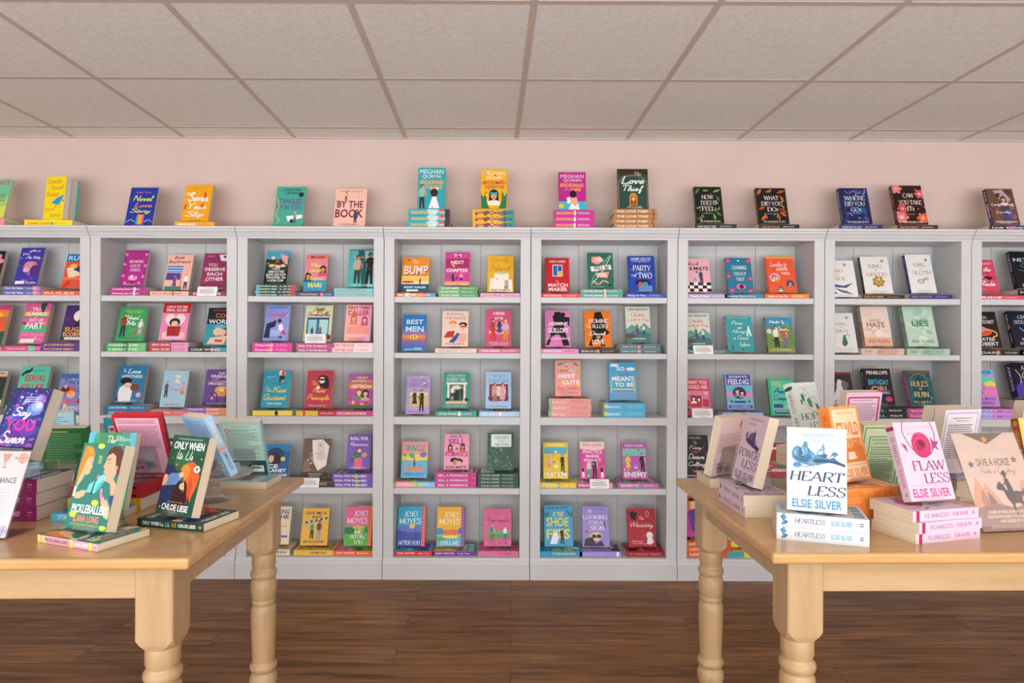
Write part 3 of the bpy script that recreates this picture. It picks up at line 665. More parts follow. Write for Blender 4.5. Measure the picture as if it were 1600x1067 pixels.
B('T', 2, (519, 569, 295), None, 'f2c1b0', 'pale pink paperback lettered BY THE BOOK in maroon', 't 14 5 86 10 5a4038 n JASMINE GUILLORY|t 8 32 90 50 7a2440 b BY THE|t 4 54 92 76 7a2440 b BOOK|f 34 33 34 f0c030 3a4a78 2a1a18 a06848|f 68 90 46 2a4a90 223 2a1a18 8a5a40|k 14 2 21 e0a040 c85060 f0d060|z 20 92 80 96 1 a05a5a', 'f2c1b0', ('BY THE BOOK', '7a2440', '', ''), T=.02)
B('T', 3, (651, 694, 262), (3, 637, 702, 9.5), '33a6b2', 'turquoise paperback with a sun-hatted bride', 't 6 4 92 15 f4f2ec n MEGHAN|t 14 17 82 27 f4f2ec n QUINN|t 8 30 96 40 f4b02c b BRIDESMAID|t 20 42 88 51 f4b02c b CHANCE|p f4dcd8 46 50 78 48 70 58 54 58|e 60 60 14 16 3a2420|p f6f2ee 40 98 80 98 68 70 54 70|f 16 98 92 8cc4b4 3a2c28 2a2020 d89c78|k 10 3 31 d8487c f0a030 4a8c4a', '33a6b2', ('BRIDESMAID', 'f4b02c', 'MEGHAN', 'fff', 'p bfe0e0 44 0 74 0 66 100 50 100|p e85a3a 74 0 86 0 84 100 78 60|r 88 0 100 100 3a2430'), lean=10, pages='cream')
B('T', 3, (750, 791, 265), (3, 738, 803, 9.5), 'f2b418', 'golden yellow paperback with a woman holding binoculars', 't 10 4 90 14 fbf0d0 n MEGHAN|t 20 16 80 25 fbf0d0 n QUINN|t 6 28 96 38 b02c50 b BRIDESMAID|t 14 40 90 48 b02c50 b UNDERCOVER|h 50 64 17 2a1c20 d89a78 f4ece8|e 42 60 7 6 2aa0b0|e 58 60 7 6 2aa0b0|p 2c7a50 2 98 0 60 10 70 22 52 22 80 34 98|p 2c7a50 98 98 100 58 90 68 80 50 80 78 68 98|k 12 4 33 d8407a f0e04a 2aa0a0', 'f2b418', ('BRIDESMAID', 'b02c50', '', '', 'p 2f8f90 100 0 74 10 56 60 70 100 100 100|k 12 4 5 24524a 1c6a60|e 48 50 3 3 fff'), lean=10, pages='cream')
B('T', 4, (872, 915, 269), (3, 863, 928, 9.5), 'b9288c', 'magenta paperback with a bride seen from behind', 't 8 6 92 16 f2d8ea n MEGHAN|t 18 18 84 27 f2d8ea n QUINN|t 6 30 94 40 f2a83a b BRIDESMAID|t 22 42 42 50 f2a83a c for|t 46 42 82 51 f2a83a b HIRE|r 0 78 100 100 3ab8d8|p e8b090 40 98 70 98 68 68 44 68|e 53 58 12 14 221a20|p f4f0ee 34 100 76 100 72 82 60 92 50 82|e 10 90 10 8 f0c830|p f4ece4 30 68 42 66 44 82 32 84', 'c32c92', ('BRIDESMAID', 'f2a83a', 'MEGHAN', 'f2d8ea', 'e 52 50 3 6 e8e0f0'), lean=10, pages='cream')
B('T', 4, (965, 1013, 264), (4, 957, 1026, 7.6), '2b4a3e', 'dark green paperback with silver script', 'r 0 0 100 14 3a2c22|s 8a6a3c 2 0 34 20 20 50 14 80 20 100 34|s c8a05a 1 4 98 4 40 24 22 50 17 76 22 96 40 96 98|t 56 8 78 16 d8e4e0 c The|t 12 18 88 38 e6eeea C Love|t 16 40 86 62 e6eeea C Thief|p c88a3a 38 92 38 68 44 60 58 60 64 68 64 92|p 8a2a20 42 90 44 70 58 70 60 90|e 51 76 5 7 f0d890|p d84a2a 46 90 51 74 56 90|t 26 92 80 98 dce8e4 c Arielle', 'b8804a', ('THE LOVE THIEF', 'f0dcc0', '', '', 'r 0 0 100 6 8a5a2c|r 90 0 94 100 8a5a2c'), lean=10, pages='cream')
LEAF = lambda c1, c2: '|'.join('l %d %d %d %d %s' % (x, y, s, a, c) for x, y, s, a, c in ((4, 20, 30, 60, c1), (70, 14, 30, 20, c2), (90, 40, 26, 110, c1), (2, 60, 26, 20, c2), (8, 92, 32, 50, c1), (70, 92, 30, 100, c2), (94, 80, 28, 140, c1), (30, 10, 24, 0, c2), (20, 74, 20, 300, c1), (80, 66, 20, 60, c2)))
B('T', 5, (1088, 1131, 292), (1, 1084, 1151, 7.5), '1c1e1c', 'black paperback with green leaves lettered FEEL', LEAF('4f7d3a', '6d9a48') + '|k 8 3.4 41 d8d8a0 86a84a c8c080|t 26 22 70 34 e6e2d4 S HOW|t 22 38 80 50 e6e2d4 S DOES IT|t 24 54 76 66 e6e2d4 S FEEL?|z 24 72 78 75 1 aab|t 12 92 88 97 d8d4c8 S JENNIFER', '1c1e1c', ('HOW DOES IT FEEL?', 'ccc8b8', 'JENNIFER', 'ccc8b8'), pages='cream')
B('T', 5, (1186, 1233, 294), (1, 1184, 1249, 7.5), '1e1a18', 'black paperback with orange leaves lettered WHAT', LEAF('d0641e', 'b84c18') + '|k 8 3.6 43 e88a2a c85a1a 5a9a3a|l 36 12 18 30 5aa03c|l 60 84 16 60 5aa03c|t 24 22 74 34 e6e2d4 S WHAT|t 14 38 84 50 e6e2d4 S DID YOU|t 32 54 68 66 e6e2d4 S DO?|z 20 72 80 75 1 aab|t 12 92 88 97 d8d4c8 S JENNIFER', '1e1a18', ('WHAT DID YOU DO?', 'd0742a', 'JENNIFER', 'ccc8b8'), pages='cream')
B('T', 6, (1318, 1363, 294), (1, 1310, 1378, 7.5), '1e2450', 'dark blue paperback with violet swirls lettered WHERE', 'k 18 10 45 2c3a86 4a3a94 1c5a8c 6a4aa8 223|k 12 4 46 6a8ae0 a07ad0 3a9ac0|t 14 22 88 34 dcdcf0 S WHERE|t 14 38 84 50 dcdcf0 S DID YOU|t 32 54 68 66 dcdcf0 S GO?|s b9b8e0 1.4 20 8 34 16 50 8 66 16 80 8|z 20 70 80 73 1 aac|t 12 92 88 97 dcdcf0 S JENNIFER', '2a2c6a', ('WHERE DID YOU GO?', 'b8c0f0', 'JENNIFER', 'ccd'), pages='cream')
B('T', 6, (1403, 1450, 290), (1, 1401, 1465, 7.5), '2a1614', 'black paperback with pink flowers lettered TAKE IT', FL(14, 8, 20, 'e07a90', 'f0b060', 0) + '|' + FL(90, 22, 18, 'd85a70', 'f0c0a0', 0) + '|' + FL(16, 82, 24, 'e0788a', 'f4c890', 0) + '|' + FL(86, 84, 20, 'e06a4a', 'f0b060', 0) + '|' + FL(24, 60, 18, 'c8505e', 'e8a070', 0) + '|k 14 3 47 c8643a b03a4a e09a4a|t 32 20 66 32 f0dccc S CAN|t 14 38 92 50 f0dccc S YOU TAKE|t 40 54 62 66 f0dccc S IT?|z 24 74 80 77 1 caa|t 12 92 88 97 e8d0c0 S JENNIFER', '4a1e1c', ('CAN YOU TAKE IT?', 'd88a78', 'JENNIFER', 'dcc'), pages='cream')
B('T', 7, (1552, 1594, 295), (1, 1545, 1612, 7.5), '6a4a3e', 'brown photo-cover paperback with an embracing couple', 'k 20 12 51 7a564a 5a3c34 8a6a5a 4a3028|p a8a4b4 26 6 60 2 86 30 60 50|e 44 18 12 9 4a2a20|e 56 20 10 12 c89078|h 58 30 10 3a2420 d8a48c d8d0dc|p 3a4a80 40 60 60 56 70 84 54 90|p 6a4a9a 60 56 80 60 84 76 66 84|t 8 40 94 50 efe8ee C Lady Lovely|t 20 62 76 70 efe8ee C Lucky|r 10 90 90 94 b8a8a8|z 24 94.5 76 97.5 1 ddd', '3a2a34', ('Lady Lovely', 'e8dce8', '', '', 'r 42 10 62 90 9a5a9a|r 70 10 100 90 4a4a90'), pages='cream')
# ---- top shelf
B(1, 0, (-46, -4, 392), (2, -60, -6, 7), '2a221e', 'black paperback with pink flowers at picture edge', FL(70, 30, 30, 'e890a0', 'c05a6a', 0) + '|l 70 70 34 70 2f8a4a|l 60 90 30 20 4fa05a|' + FL(20, 60, 24, 'e8a0a0', 'fff', 0), '3a4a9a', ('', 'fff', '', ''))
B(1, 0, (20, 57, 387), (2, 4, 66, 7), '4038a0', 'violet paperback with two kissing faces', 'k 24 9 53 4a4ab8 6a4ab0 9a6ac0 3a58b8 2c2c88|e 60 46 22 16 d8744a|e 50 50 24 22 d88a9a|e 74 62 18 26 5a2c80|e 40 60 14 12 e8b0b8|k 10 3 54 f0d0e8 8ab0f0|t 10 14 40 22 f2ecff C If Not|t 36 5 84 13 f2ecff C for|t 30 22 90 32 f2ecff C My Baby|r 6 90 44 98 f4f4f8|t 50 92 92 97 e8e0f0 b OLSEN', '6a70b4', ('Not My Baby', 'f2f0ff', 'OLSEN', 'dde', 'e 82 40 6 9 e090a8|e 88 60 6 8 d870a0'))
B(1, 0, (104, 147, 397), (1, 82, 146, 7), 'e0563c', 'red and blue paperback half behind a stile', 'r 0 0 100 22 2a78b8|t 6 5 90 18 bcdcf0 b RULES|p f0d8b8 6 40 40 34 60 60 20 70|e 30 34 14 8 f0c030|p 3a3a68 30 44 60 30 90 46 70 56|r 0 66 100 72 e87a5a|p d82c20 2 92 24 72 30 84 10 98|r 0 97 100 100 2a4a6a', 'e8643c', ('RULES', 'f4d0b8', '', 'a44'))
B(1, 1, (186, 223, 391), (2, 171, 229, 6.6), 'b0308a', 'magenta paperback with rosy vines lettered CASE SPIRITS', 's 7a2468 3 6 96 4 50 8 6 50 3 92 6 96 50 92 96|' + '|'.join('o %d %d 8 5 e07ab8 f6c0dc' % p for p in ((8, 12), (92, 12), (6, 40), (94, 44), (8, 72), (92, 74), (20, 92), (80, 92))) + '|t 24 28 84 36 f6e4f0 S Enchanting|t 30 40 74 48 f6e4f0 S Case of|t 32 52 76 60 f6e4f0 S Spirits|e 50 78 20 12 f0a0c0|e 44 74 6 6 f8e8f0|e 56 74 6 6 e85a90|p 6a2a5a 40 86 60 86 54 92 46 92|z 24 95 76 98 1 f6d0e4', 'b8388e', ('Enchanting Case of Spirits', 'f6e4f0', '', '', 'r 72 30 92 70 a42c80|e 66 50 3 9 f4d8e8'))
B(1, 1, (254, 294, 398), (1, 233, 295, 7), 'f2b8a8', 'peach paperback lettered BOYFRIEND with a blue shop awning', 't 26 3 66 13 5a2434 i Book|t 4 16 92 27 5a2434 i Boyfriend|r 4 32 66 50 3a86c8|r 4 36 66 39 bcd8f0|r 4 44 66 47 bcd8f0|r 4 52 66 72 4a4a9a|f 40 98 60 8a3a8a d6a3a8a 2a1c20 e0a888|f 84 98 66 f4f0ec 2a3a6a c88a4a e8b898|r 4 90 70 100 2f8a6a|r 60 52 66 90 d88a98', 'f0b8a4', ('Book Boyfriend', 'b8485a', '', '', 'e 60 50 2 8 c85060'))
B(1, 1, (311, 350, 396), (1, 299, 358, 7), '93305e', 'plum paperback lettered DESERVE EACH OTHER', 't 22 27 58 36 f4e4e8 n YOU|t 10 39 92 48 f4e4e8 b DESERVE|t 22 52 82 61 f4e4e8 b EACH|t 18 65 90 75 f4e4e8 b OTHER|p e8dce0 60 4 96 2 98 22 70 20|e 84 9 5 6 5a3a8a|f 18 92 40 d8502a 3a4a80 2a1c1c e0a888|e 10 86 8 8 6a4a3a|t 50 92 94 98 e8c0d0 c Hogle|z 12 6 44 12 2 d8a0b8', '93305e', ('DESERVE', 'f4e4e8', '', ''))
tent_card(307, 338, 447, 461.5, 1, 'white folded card on the top shelf below the plum paperback')
B(1, 2, (411, 447, 393), (4, 399, 461, 4.4), '2a3a30', 'dark green paperback crowded with cartoon aliens', 'r 0 0 100 24 4aa0c0|p f0a0a8 60 6 92 14 96 40 76 36|k 16 6 61 4a7a3a 8ab04a d8a860 3a6a4a|e 30 20 9 8 d8d8c8|e 50 30 8 10 b84a3a|e 26 44 12 7 e8c8a0|e 54 46 12 7 e8c8a0|e 76 44 12 7 e8c8a0|r 0 60 100 100 141c1a|t 30 50 66 57 f4f4f0 b I GOT|t 14 59 86 66 f4f4f0 b ABDUCTED|t 6 68 94 75 f4f4f0 b ALIENS AND NOW|t 8 77 92 84 f4f4f0 b TRAPPED IN|t 14 86 84 93 f4f4f0 b A ROM COM', '2c4a44', ('ABDUCTED BY ALIENS', 'cfd', 'LEE', 'fff', 'r 0 0 8 100 6ab0c8|r 86 0 100 100 b84a4a'))
B(1, 2, (473, 508, 398), (1, 464, 525, 6.2), 'e88a9a', 'pink-orange paperback with yellow DUMPED lettering', 'r 0 0 100 12 f0786a|t 20 3 84 10 5a1c38 b MIA SOSA|r 0 70 100 100 3a9ac0|h 80 40 14 5a2430 c88a6a d0507a|h 16 58 12 2a1c20 b8805a 2a5a7a|t 26 22 70 34 f8e44a C When|t 18 40 70 51 f8e44a b JAVI|t 10 58 84 72 f8e44a C Dumped|t 20 77 80 90 f8e44a b MARI', '24508c', ('When Javi Dumped', 'f0dc50', 'MIA SOSA', 'dde', 'e 62 50 3 9 e85a7a'))
B(1, 2, (542, 588, 390), (2, 527, 588, 6.4), '54b0b0', 'large teal paperback with a dark diagonal stripe', 'p 2c5a64 30 0 52 0 70 100 50 100|p 7cc8c4 52 0 100 0 100 100 70 100|t 14 14 92 26 e6a08a c Introducing|f 32 90 104 cda895 343 2a2020 c08a6a|f 74 92 118 2a2428 222 2a1c1c a06a50|t 16 92 84 97 e8f4f0 n KAY MARION|r 0 0 100 3 2f7a80', '7cc8c8', ('Introducing', 'b8705c', '', '', ''))
B(1, 3, (626, 669, 402), (1, 617, 680, 6), 'f0922a', 'orange paperback lettered BUMP', 'r 0 54 100 70 f8c86a|r 0 78 100 100 245a78|r 0 70 100 78 f4dcb0|k 3 3 71 333|t 36 7 60 18 f4f0e8 c The|t 10 28 98 53 b8283c b BUMP|t 8 25 95 50 f4ece4 b BUMP|e 24 72 22 4 b83a34|r 4 70 44 74 c84840|f 68 80 26 333 333 222 a86|t 10 84 90 90 e8f0f4 b SIDNEY KARGER|r 20 93 62 99 e4eef4', 'e06a34', ('BUMP', 'fff', 'KARGER', 'fff', 'r 24 0 36 100 f4dcb8|r 36 0 66 100 e8985a|r 80 0 100 100 5a9ac8'))
B(1, 3, (694, 733, 394), (3, 684, 746, 5.4), 'd0489a', 'pink paperback lettered NEXT CHAPTER', 't 34 6 66 15 fff b THE|r 4 20 96 48 b03468|k 18 5 73 3a7a5a e06a4a f0b040 d83a6a 8a2a5a|t 24 26 76 36 fff b NEXT|t 6 50 94 60 fff b CHAPTER|f 34 92 46 333 2c2430 3a2420 d8a080|f 66 92 46 e8a0b0 d60a 7a3a20 f0c0a0|r 0 88 100 100 f0a078|t 10 93 90 98 fff c Camille Kellogg', '6ab070', ('THE NEXT CHAPTER', 'e4f4dc', 'KELLOGG', 'dec', 'r 54 0 100 100 58a064'))
B(1, 3, (761, 802, 400), (1, 752, 815, 6.2), 'e8b42c', 'mustard paperback with a white tiered cake', 't 14 5 84 20 d87a2a c Dearly|t 10 24 88 42 d87a2a c Beloved|p f4ecdf 8 98 96 98 94 66 82 66 82 48 26 48 26 62 10 62|e 54 48 22 5 d8c8b0|r 66 68 80 92 e88a6a|r 66 74 80 80 8ac08a|r 66 84 80 88 7a8ad0|k 8 3 75 c86a9a 5aa060 e0904a|f 52 48 18 5a7ac0 d9a7 222 d9a|t 12 92 88 97 5a3424 b PEREZ THOMSON', 'e0aac8', ('Dearly Beloved', 'b85a8a', 'THOMSON', '857'))
B(1, 4, (852, 890, 403), (1, 844, 906, 6), 'c82630', 'red paperback lettered MATCHMAKER with a lit window', 't 16 7 86 14 f0c8c0 b AISHA SAEED|r 30 20 72 54 f4ecec|r 33 22 69 52 2a6ab4|r 50 22 52 52 f4ecec|p f0c030 54 52 54 40 66 36 68 52|e 62 34 5 5 2a1c20|t 42 66 56 70 f4e0dc c The|t 12 74 92 84 f4f0ee b MATCH|t 14 86 90 96 f4f0ee b MAKER', 'd8463c', ('MATCHMAKER', 'f4e0d8', 'SAEED', 'f0c0b0'))
B(1, 4, (919, 959, 395), (2, 907, 973, 6.6), '2f6e5c', 'green paperback lettered WILL BE with a ribbon', 's 8ac0a8 3 90 6 70 24 30 60 14 84|s d8e4dc 3 12 90 50 60 92 10|p f0a08a 16 12 50 10 66 22 40 34 16 28|p f4ece0 10 40 90 34 94 48 14 54|t 22 37 84 50 2a4a42 b WILL BE|t 26 14 58 26 fff b THIS|p f0a08a 30 58 84 54 76 72 34 70|t 40 58 72 69 fff b FUN|s f4b0a0 5 20 80 40 90 60 80 80 86|k 6 4 81 c8387a 1c4a40|t 10 95 60 98 bcd8c8 n E B ASHER|e 84 92 8 4 1c3c34', '5c9a90', ('THIS WILL BE FUN', 'eef6f0', 'E B ASHER', 'dee', 'e 58 50 3 9 f0c0b0'))
B(1, 4, (983, 1025, 400), (1, 976, 1040, 6.6), '2648a8', 'blue paperback lettered PARTY OF TWO', 't 10 4 90 13 f0ecdc S Jasmine Guillory|z 14 15 84 18 1 c8d0f0|t 18 26 86 42 f4f2f4 S Party|t 10 48 34 58 f4f2f4 c of|t 36 46 88 62 f4f2f4 S Two|e 52 74 28 14 1c1c3c|e 44 78 10 10 d8544a|e 62 78 10 10 2aa0b0|r 36 82 86 98 6a90d0|k 16 1.6 83 f0c040 e05a7a 4ad0e0', '2a50b0', ('Party of Two', 'f0f0f8', 'Guillory', 'dcb'))
B(1, 5, (1067, 1109, 404), (1, 1058, 1126, 6.4), 'ecb0bc', 'pink paperback lettered MATE over a chessboard', 't 6 8 60 20 4a2430 c Check|t 40 24 96 34 4a2430 b MATE|t 24 24 36 34 4a2430 b &|' + '|'.join('p %s %d %d %d %d %d %d %d %d' % ('222' if (i + j) % 2 else 'f4ece8', 4 + i * 16, 70 + j * 9, 20 + i * 16, 70 + j * 9, 20 + i * 16, 79 + j * 9, 4 + i * 16, 79 + j * 9) for i in range(6) for j in range(3)) + '|f 42 74 52 d8c0d0 d9ab c88a4a f0c8a8|f 66 78 62 343a5a 445 2a2020 d8a888|e 50 40 4 4 6a3a40|r 0 97 100 100 c890a0', 'a8a0cc', ('Check & Mate', 'f4f0f8', 'HAZELWOOD', 'f0f0f8'))
B(1, 5, (1138, 1178, 403), (1, 1131, 1193, 6.2), '2a7a98', 'teal-blue paperback with pink tarot flowers', '|'.join('o %d %d 12 5 c83a78 f090b0' % p for p in ((10, 8), (92, 8), (8, 52), (92, 60), (16, 92), (88, 94))) + '|t 22 22 82 34 e8f0f4 S Charming|t 28 40 78 51 e8f0f4 S Touch of|t 36 56 68 66 e8f0f4 S Tarot|e 52 82 18 12 e07a98|e 54 82 9 10 4a2a5a|e 50 8 4 4 cde', '2f86a4', ('Charming Touch of Tarot', 'e4f0f4', '', 'cde'))
B(1, 5, (1202, 1246, 401), (1, 1195, 1264, 7), 'e85a36', 'orange-red paperback lettered LOATHE with round portraits', 'r 0 0 100 6 f09a28|t 14 12 74 28 f8e8e0 c Loathe to|t 36 30 74 39 f8e8e0 b LOVE|t 50 43 80 51 f8e8e0 b YOU|e 26 58 19 17 f4a0b4|h 22 58 6 3a2a2a f0c8a8 fff|h 32 60 6 c88a3a f0c8a8 c84|e 78 76 15 14 2a5a86|h 78 74 6 5a2c1c e0a888 d85|e 42 90 12 9 3a9a5a|h 42 88 5 222 e8b898 fff|k 8 1.4 85 f8c0a8', 'ea6038', ('Loathe to Love You', 'f8ece4', 'HAZEL', 'f8dcc8', 'r 60 0 100 100 f0882c'))
B(1, 6, (1293, 1336, 407), None, 'e6e4e2', 'white paperback lettered PRIDE with grey-blue feathers', '* 66 12 9 b8945a|t 6 24 58 34 b09468 S KING|t 30 37 44 42 b09468 S OF|t 4 46 66 56 b09468 S PRIDE|p 4a5484 8 64 50 70 88 62 60 76 20 74|p 6a6e96 16 76 60 84 84 94 40 88|p 5a6490 6 82 26 90 12 94|t 18 92 86 96 ccc5ba S ANA HUANG|k 8 3 91 dcdad8', 'c4c4d0', ('KING OF PRIDE', 'fff', '', ''), T=.028, pages='cream')
B(1, 6, (1352, 1396, 401), (1, 1346, 1413, 6.5), 'e4e2e0', 'white paperback lettered GREED with a gold flower', '* 78 12 9 a8844a|t 26 21 74 32 a8885a S KING|t 46 35 58 40 b09468 S OF|t 14 44 88 54 a8885a S GREED|o 54 68 22 7 a8823a 6a4a1c|o 54 68 12 6 d0a850 8a6428|p 6a4c20 40 72 30 76 44 78|t 18 92 86 96 c8c0b4 S ANA HUANG|k 8 3 92 dad8d6', '2a2118', ('KING OF GREED', 'c89a4a', 'ANA HUANG', 'b88a44'), pages='cream')
B(1, 6, (1424, 1464, 398), (1, 1420, 1488, 7.5), 'e4e3e4', 'white paperback lettered SLOTH with a silver watch', '* 80 14 9 a8844a|t 28 22 76 32 b09468 S KING|t 48 35 60 40 b09468 S OF|t 18 42 92 53 a8885a S SLOTH|e 46 70 14 9 8a7a58|e 46 70 10 6 d8d4c8|e 66 64 12 5 a8b4bc|s 8a8a8a 1.4 60 66 74 58 82 64|t 18 92 86 96 c8c0b4 S ANA HUANG|k 8 3 93 dad9da', '2a2c7c', ('KING OF SLOTH', 'a08a5a', 'ANA HUANG', 'a8a0b0'), pages='cream')
B(1, 7, (1513, 1556, 406), (1, 1500, 1571, 6), 'd8486a', 'pink-red paperback with white RIDE script beside a stile', 't 40 8 92 14 f4dce0 S ROBERT|t 16 20 84 34 fff C Not the|t 20 40 64 52 fff C the|t 28 60 90 76 fff C Ride|p 2a1c24 50 46 92 50 96 56 66 58|k 8 8 95 c83a5a e07a70 b83a68|r 0 90 100 100 a8504a', 'd8486c', ('RIDE', 'fff', 'ROBERT', 'f4c0c8'), pages='cream')
B(1, 7, (1590, 1634, 393), (2, 1591, 1657, 7.6), '10141a', 'black paperback with a blue glow', 'p 2a5a9a 50 0 100 0 100 20 70 14|p 4a8ad0 70 0 100 0 100 10|t 6 18 96 28 c8d4e0 S NEON|t 30 32 90 44 5a9ad8 S GODS|s 8aa 1.4 20 50 50 54 80 50|t 30 76 90 84 d0d8e0 S KATEE|t 20 88 96 96 d0d8e0 S ROBERT', '15181c', ('NEON', 'ccd', 'ROBERT', 'aab'), pages='cream')
# ---- second shelf
B(2, 0, (-40, 2, 477), (1, -60, 3, 7), 'e88a4a', 'multicoloured paperback beside the left picture edge, second row', 'r 0 0 100 12 d8407a|e 60 26 20 12 f4c030|r 0 40 60 100 cfe4ea|p 2a5a48 60 70 100 66 100 100 50 100|r 60 30 100 66 d8643c', 'e06a8a', ('', 'fff', '', ''))
B(2, 0, (27, 67, 474), (1, 6, 71, 8), 'e0609a', 'pink and mint paperback lettered PART', 'r 0 20 100 32 f09a60|r 0 32 100 36 3aa078|r 0 56 100 72 4ab890|p 2a4a40 60 0 84 0 74 28 60 14|k 6 5 101 d03a7a f0a0a0|t 28 10 66 18 f6f0ec b TILL|t 8 22 92 31 f6f0ec b SUMMER|t 26 38 80 46 f6f0ec b DO US|t 16 48 84 64 f6f0ec b PART|e 10 50 9 5 8a2a5a|e 90 50 7 5 d8a040|t 10 74 92 82 f0a8c8 n MEGHAN|t 40 86 92 94 f0a8c8 n QUINN|r 8 88 62 98 f4e4e4', 'd84c80', ('Summer Do Us Part', 'fbe', 'QUINN', 'fbe', 'r 58 0 74 100 5ac0a0'))
B(2, 0, (96, 140, 477), (2, 82, 146, 6.6), '4a2a6a', 'purple paperback with a witch before the moon', 'e 62 30 30 24 f0e8e0|p 2a1c3a 40 60 60 30 80 14 96 40 70 60|e 70 24 9 8 c8407a|p 3a7a4a 56 50 70 40 86 52|k 10 3 103 8a4aa0 f0c040 2a1a3a|p 2a4a2a 0 100 10 60 20 100|t 10 62 96 74 f0a838 b SUGAR|t 6 76 98 88 f0c040 b SCORNED|r 14 90 70 97 e8e0d8', '5a3a8a', ('SCORNED', 'e8b04a', '', 'cbe'))
B(2, 1, (179, 222, 480), (2, 166, 228, 6.6), '41a263', 'green paperback lettered NEED ME', 't 20 8 84 18 a8cc50 b TESSA BAILEY|t 26 23 76 37 f4f6ee C Need|t 32 40 66 54 f4f6ee C Me|f 22 88 92 9a3a34 2a3a5a 4a2a1c e8b090|f 84 82 62 e8e4f0 a8c0dc e8c870 f0c8a8|s d8502a 3 56 86 60 66 96 64|s d8502a 3 62 76 96 80|l 44 72 20 20 6ab84a|e 50 92 40 3 358a52', '55b070', ('NEED ME', 'dff0d8', '', '', 'r 40 0 55 100 3a8a54|r 55 0 100 100 78c47c'))
B(2, 1, (247, 290, 474), (2, 232, 295, 7.2), 'e88ac0', 'pink paperback with red banner and book', 'r 0 0 100 26 bb2c30|t 12 6 88 13 f4e8e4 b LOVE IN THE TIME|t 12 15 88 22 f4e8e4 b SERIAL KILLERS|v 50 48 40 f4dcd0|e 50 52 20 17 1c2030|e 50 56 13 12 e8b898|r 26 62 74 88 a82a2c|r 49 62 51 88 7a1c20|p f0c8a8 8 80 26 76 28 94 12 96|p f0c8a8 92 80 74 76 72 94 88 96|r 26 91 76 97 e8c8dc', 'b83a44', ('SERIAL KILLERS', 'f4d8d4', 'LOVE', 'a34', 'r 56 0 100 100 e09ac4'))
B(2, 1, (318, 362, 481), (1, 306, 368, 7), '1c2226', 'black and teal paperback lettered COLD WORLD', 'r 0 44 100 100 2f98a4|z 18 6 80 11 1 c8503a|t 28 15 92 27 d8704a b COLD|t 6 31 96 43 e8e8e4 b WORLD|e 50 52 20 11 4ab8d0|e 44 64 17 15 f0c0a0|e 70 66 16 18 5a3424|e 62 66 11 13 f0c0a0|p f0c4a8 20 80 80 74 70 98 10 96|p c84a30 36 84 66 86 60 92 36 90|k 8 2 105 8ad8e0', '22282c', ('COLD WORLD', 'e8e4dc', '', '', 'r 66 0 100 100 2f98a4|e 60 50 3 9 e86a6a'))
B(2, 2, (410, 449, 477), (2, 394, 456, 7.2), '8a9ad8', 'periwinkle paperback with a suited man bowing', 't 14 3 86 9 5a6ab0 b LANA FERGUSON|t 8 16 90 32 d8489a C Overruled|p 22284a 2 92 10 52 34 46 48 40 44 60 24 66 26 92|e 46 38 7 7 d88a5a|e 60 44 8 9 4a2420|p f4f0f0 56 56 72 52 80 72 60 74|p d8389a 72 70 84 70 90 84 78 84|s f0c0a0 2.4 80 84 84 96|e 70 90 9 4 2a3a7a|r 30 70 66 86 aab8e4|k 4 4 107 c0c8ec', 'e0309a', ('Overruled', 'fbe0f0', 'LANA FERGUSON', 'fbe', 'e 48 50 3 9 f0a040'))
B(2, 2, (473, 516, 477), (2, 461, 523, 6.8), 'd8d8b0', 'bookshop-front paperback with green foliage', 'k 12 10 109 8ab04a a8c060 6a9a4a|r 8 34 90 84 2f7a98|r 14 40 44 80 9ad0d8|r 54 40 86 80 b8dce0|t 32 4 72 15 b8305a C Battle|t 8 18 92 31 b8305a C Bookstores|r 12 34 88 40 1c5a70|f 30 88 40 2a3a5a 334 3a2420 d8a080|f 60 88 46 4a8a5a d37a c88a4a f0c8a8|k 10 3 110 d8486a f0d040 3a6a3a|r 0 84 100 100 c8c0b0|r 86 82 98 94 8a2a2a', 'b84a84', ('Battle of the Bookstores', 'fbe8f0', '', 'f0b0d0'))
tent_card(476, 508, 521.5, 536, 2, 'white folded card in front of the bookshop-front paperback', up=0.0475)
B(2, 2, (537, 578, 476), (2, 525, 589, 7.4), 'f4b8b0', 'pale pink paperback lettered CALLER', 'r 50 0 100 100 f0a8c4|t 8 5 90 13 c02c48 b FIRST TIME|t 8 16 90 30 c02c48 b CALLER|h 32 38 11 c86a4a f0a888 f08a6a|h 74 42 10 b8385a f0b4a0 e0587a|p f2a08a 8 80 10 62 56 58 96 66 92 82|p f8cfc4 10 84 92 84 92 86 10 86|t 20 92 80 97 c84a5a b B K BORISON', 'f4ccc8', ('FIRST TIME CALLER', 'd0607a', 'BORISON', 'f0a', 'r 52 0 100 100 f8dede'))
B(2, 3, (627, 664, 492), None, '2f7ab8', 'blue to orange sunset paperback lettered BEST MEN', 'r 0 45 100 55 8a78b8|r 0 38 100 45 5a78b8|r 0 55 100 66 e88a5a|r 0 66 100 72 4a6ab0|r 0 72 100 84 7a68b0|r 0 84 100 90 3a78b8|e 50 62 19 12 f4c84a|r 0 67 100 72 c0785a|t 16 13 88 26 cfe8ee b BEST|t 14 32 90 47 cfe8ee b MEN|f 42 66 16 222 222 222 222|f 54 66 16 222 222 222 222|t 14 94 50 98 e8f0f8 b SIDNEY|r 52 91 86 98 9ac0e0', '2a6aa8', ('BEST MEN', 'fff', '', ''), T=.02)
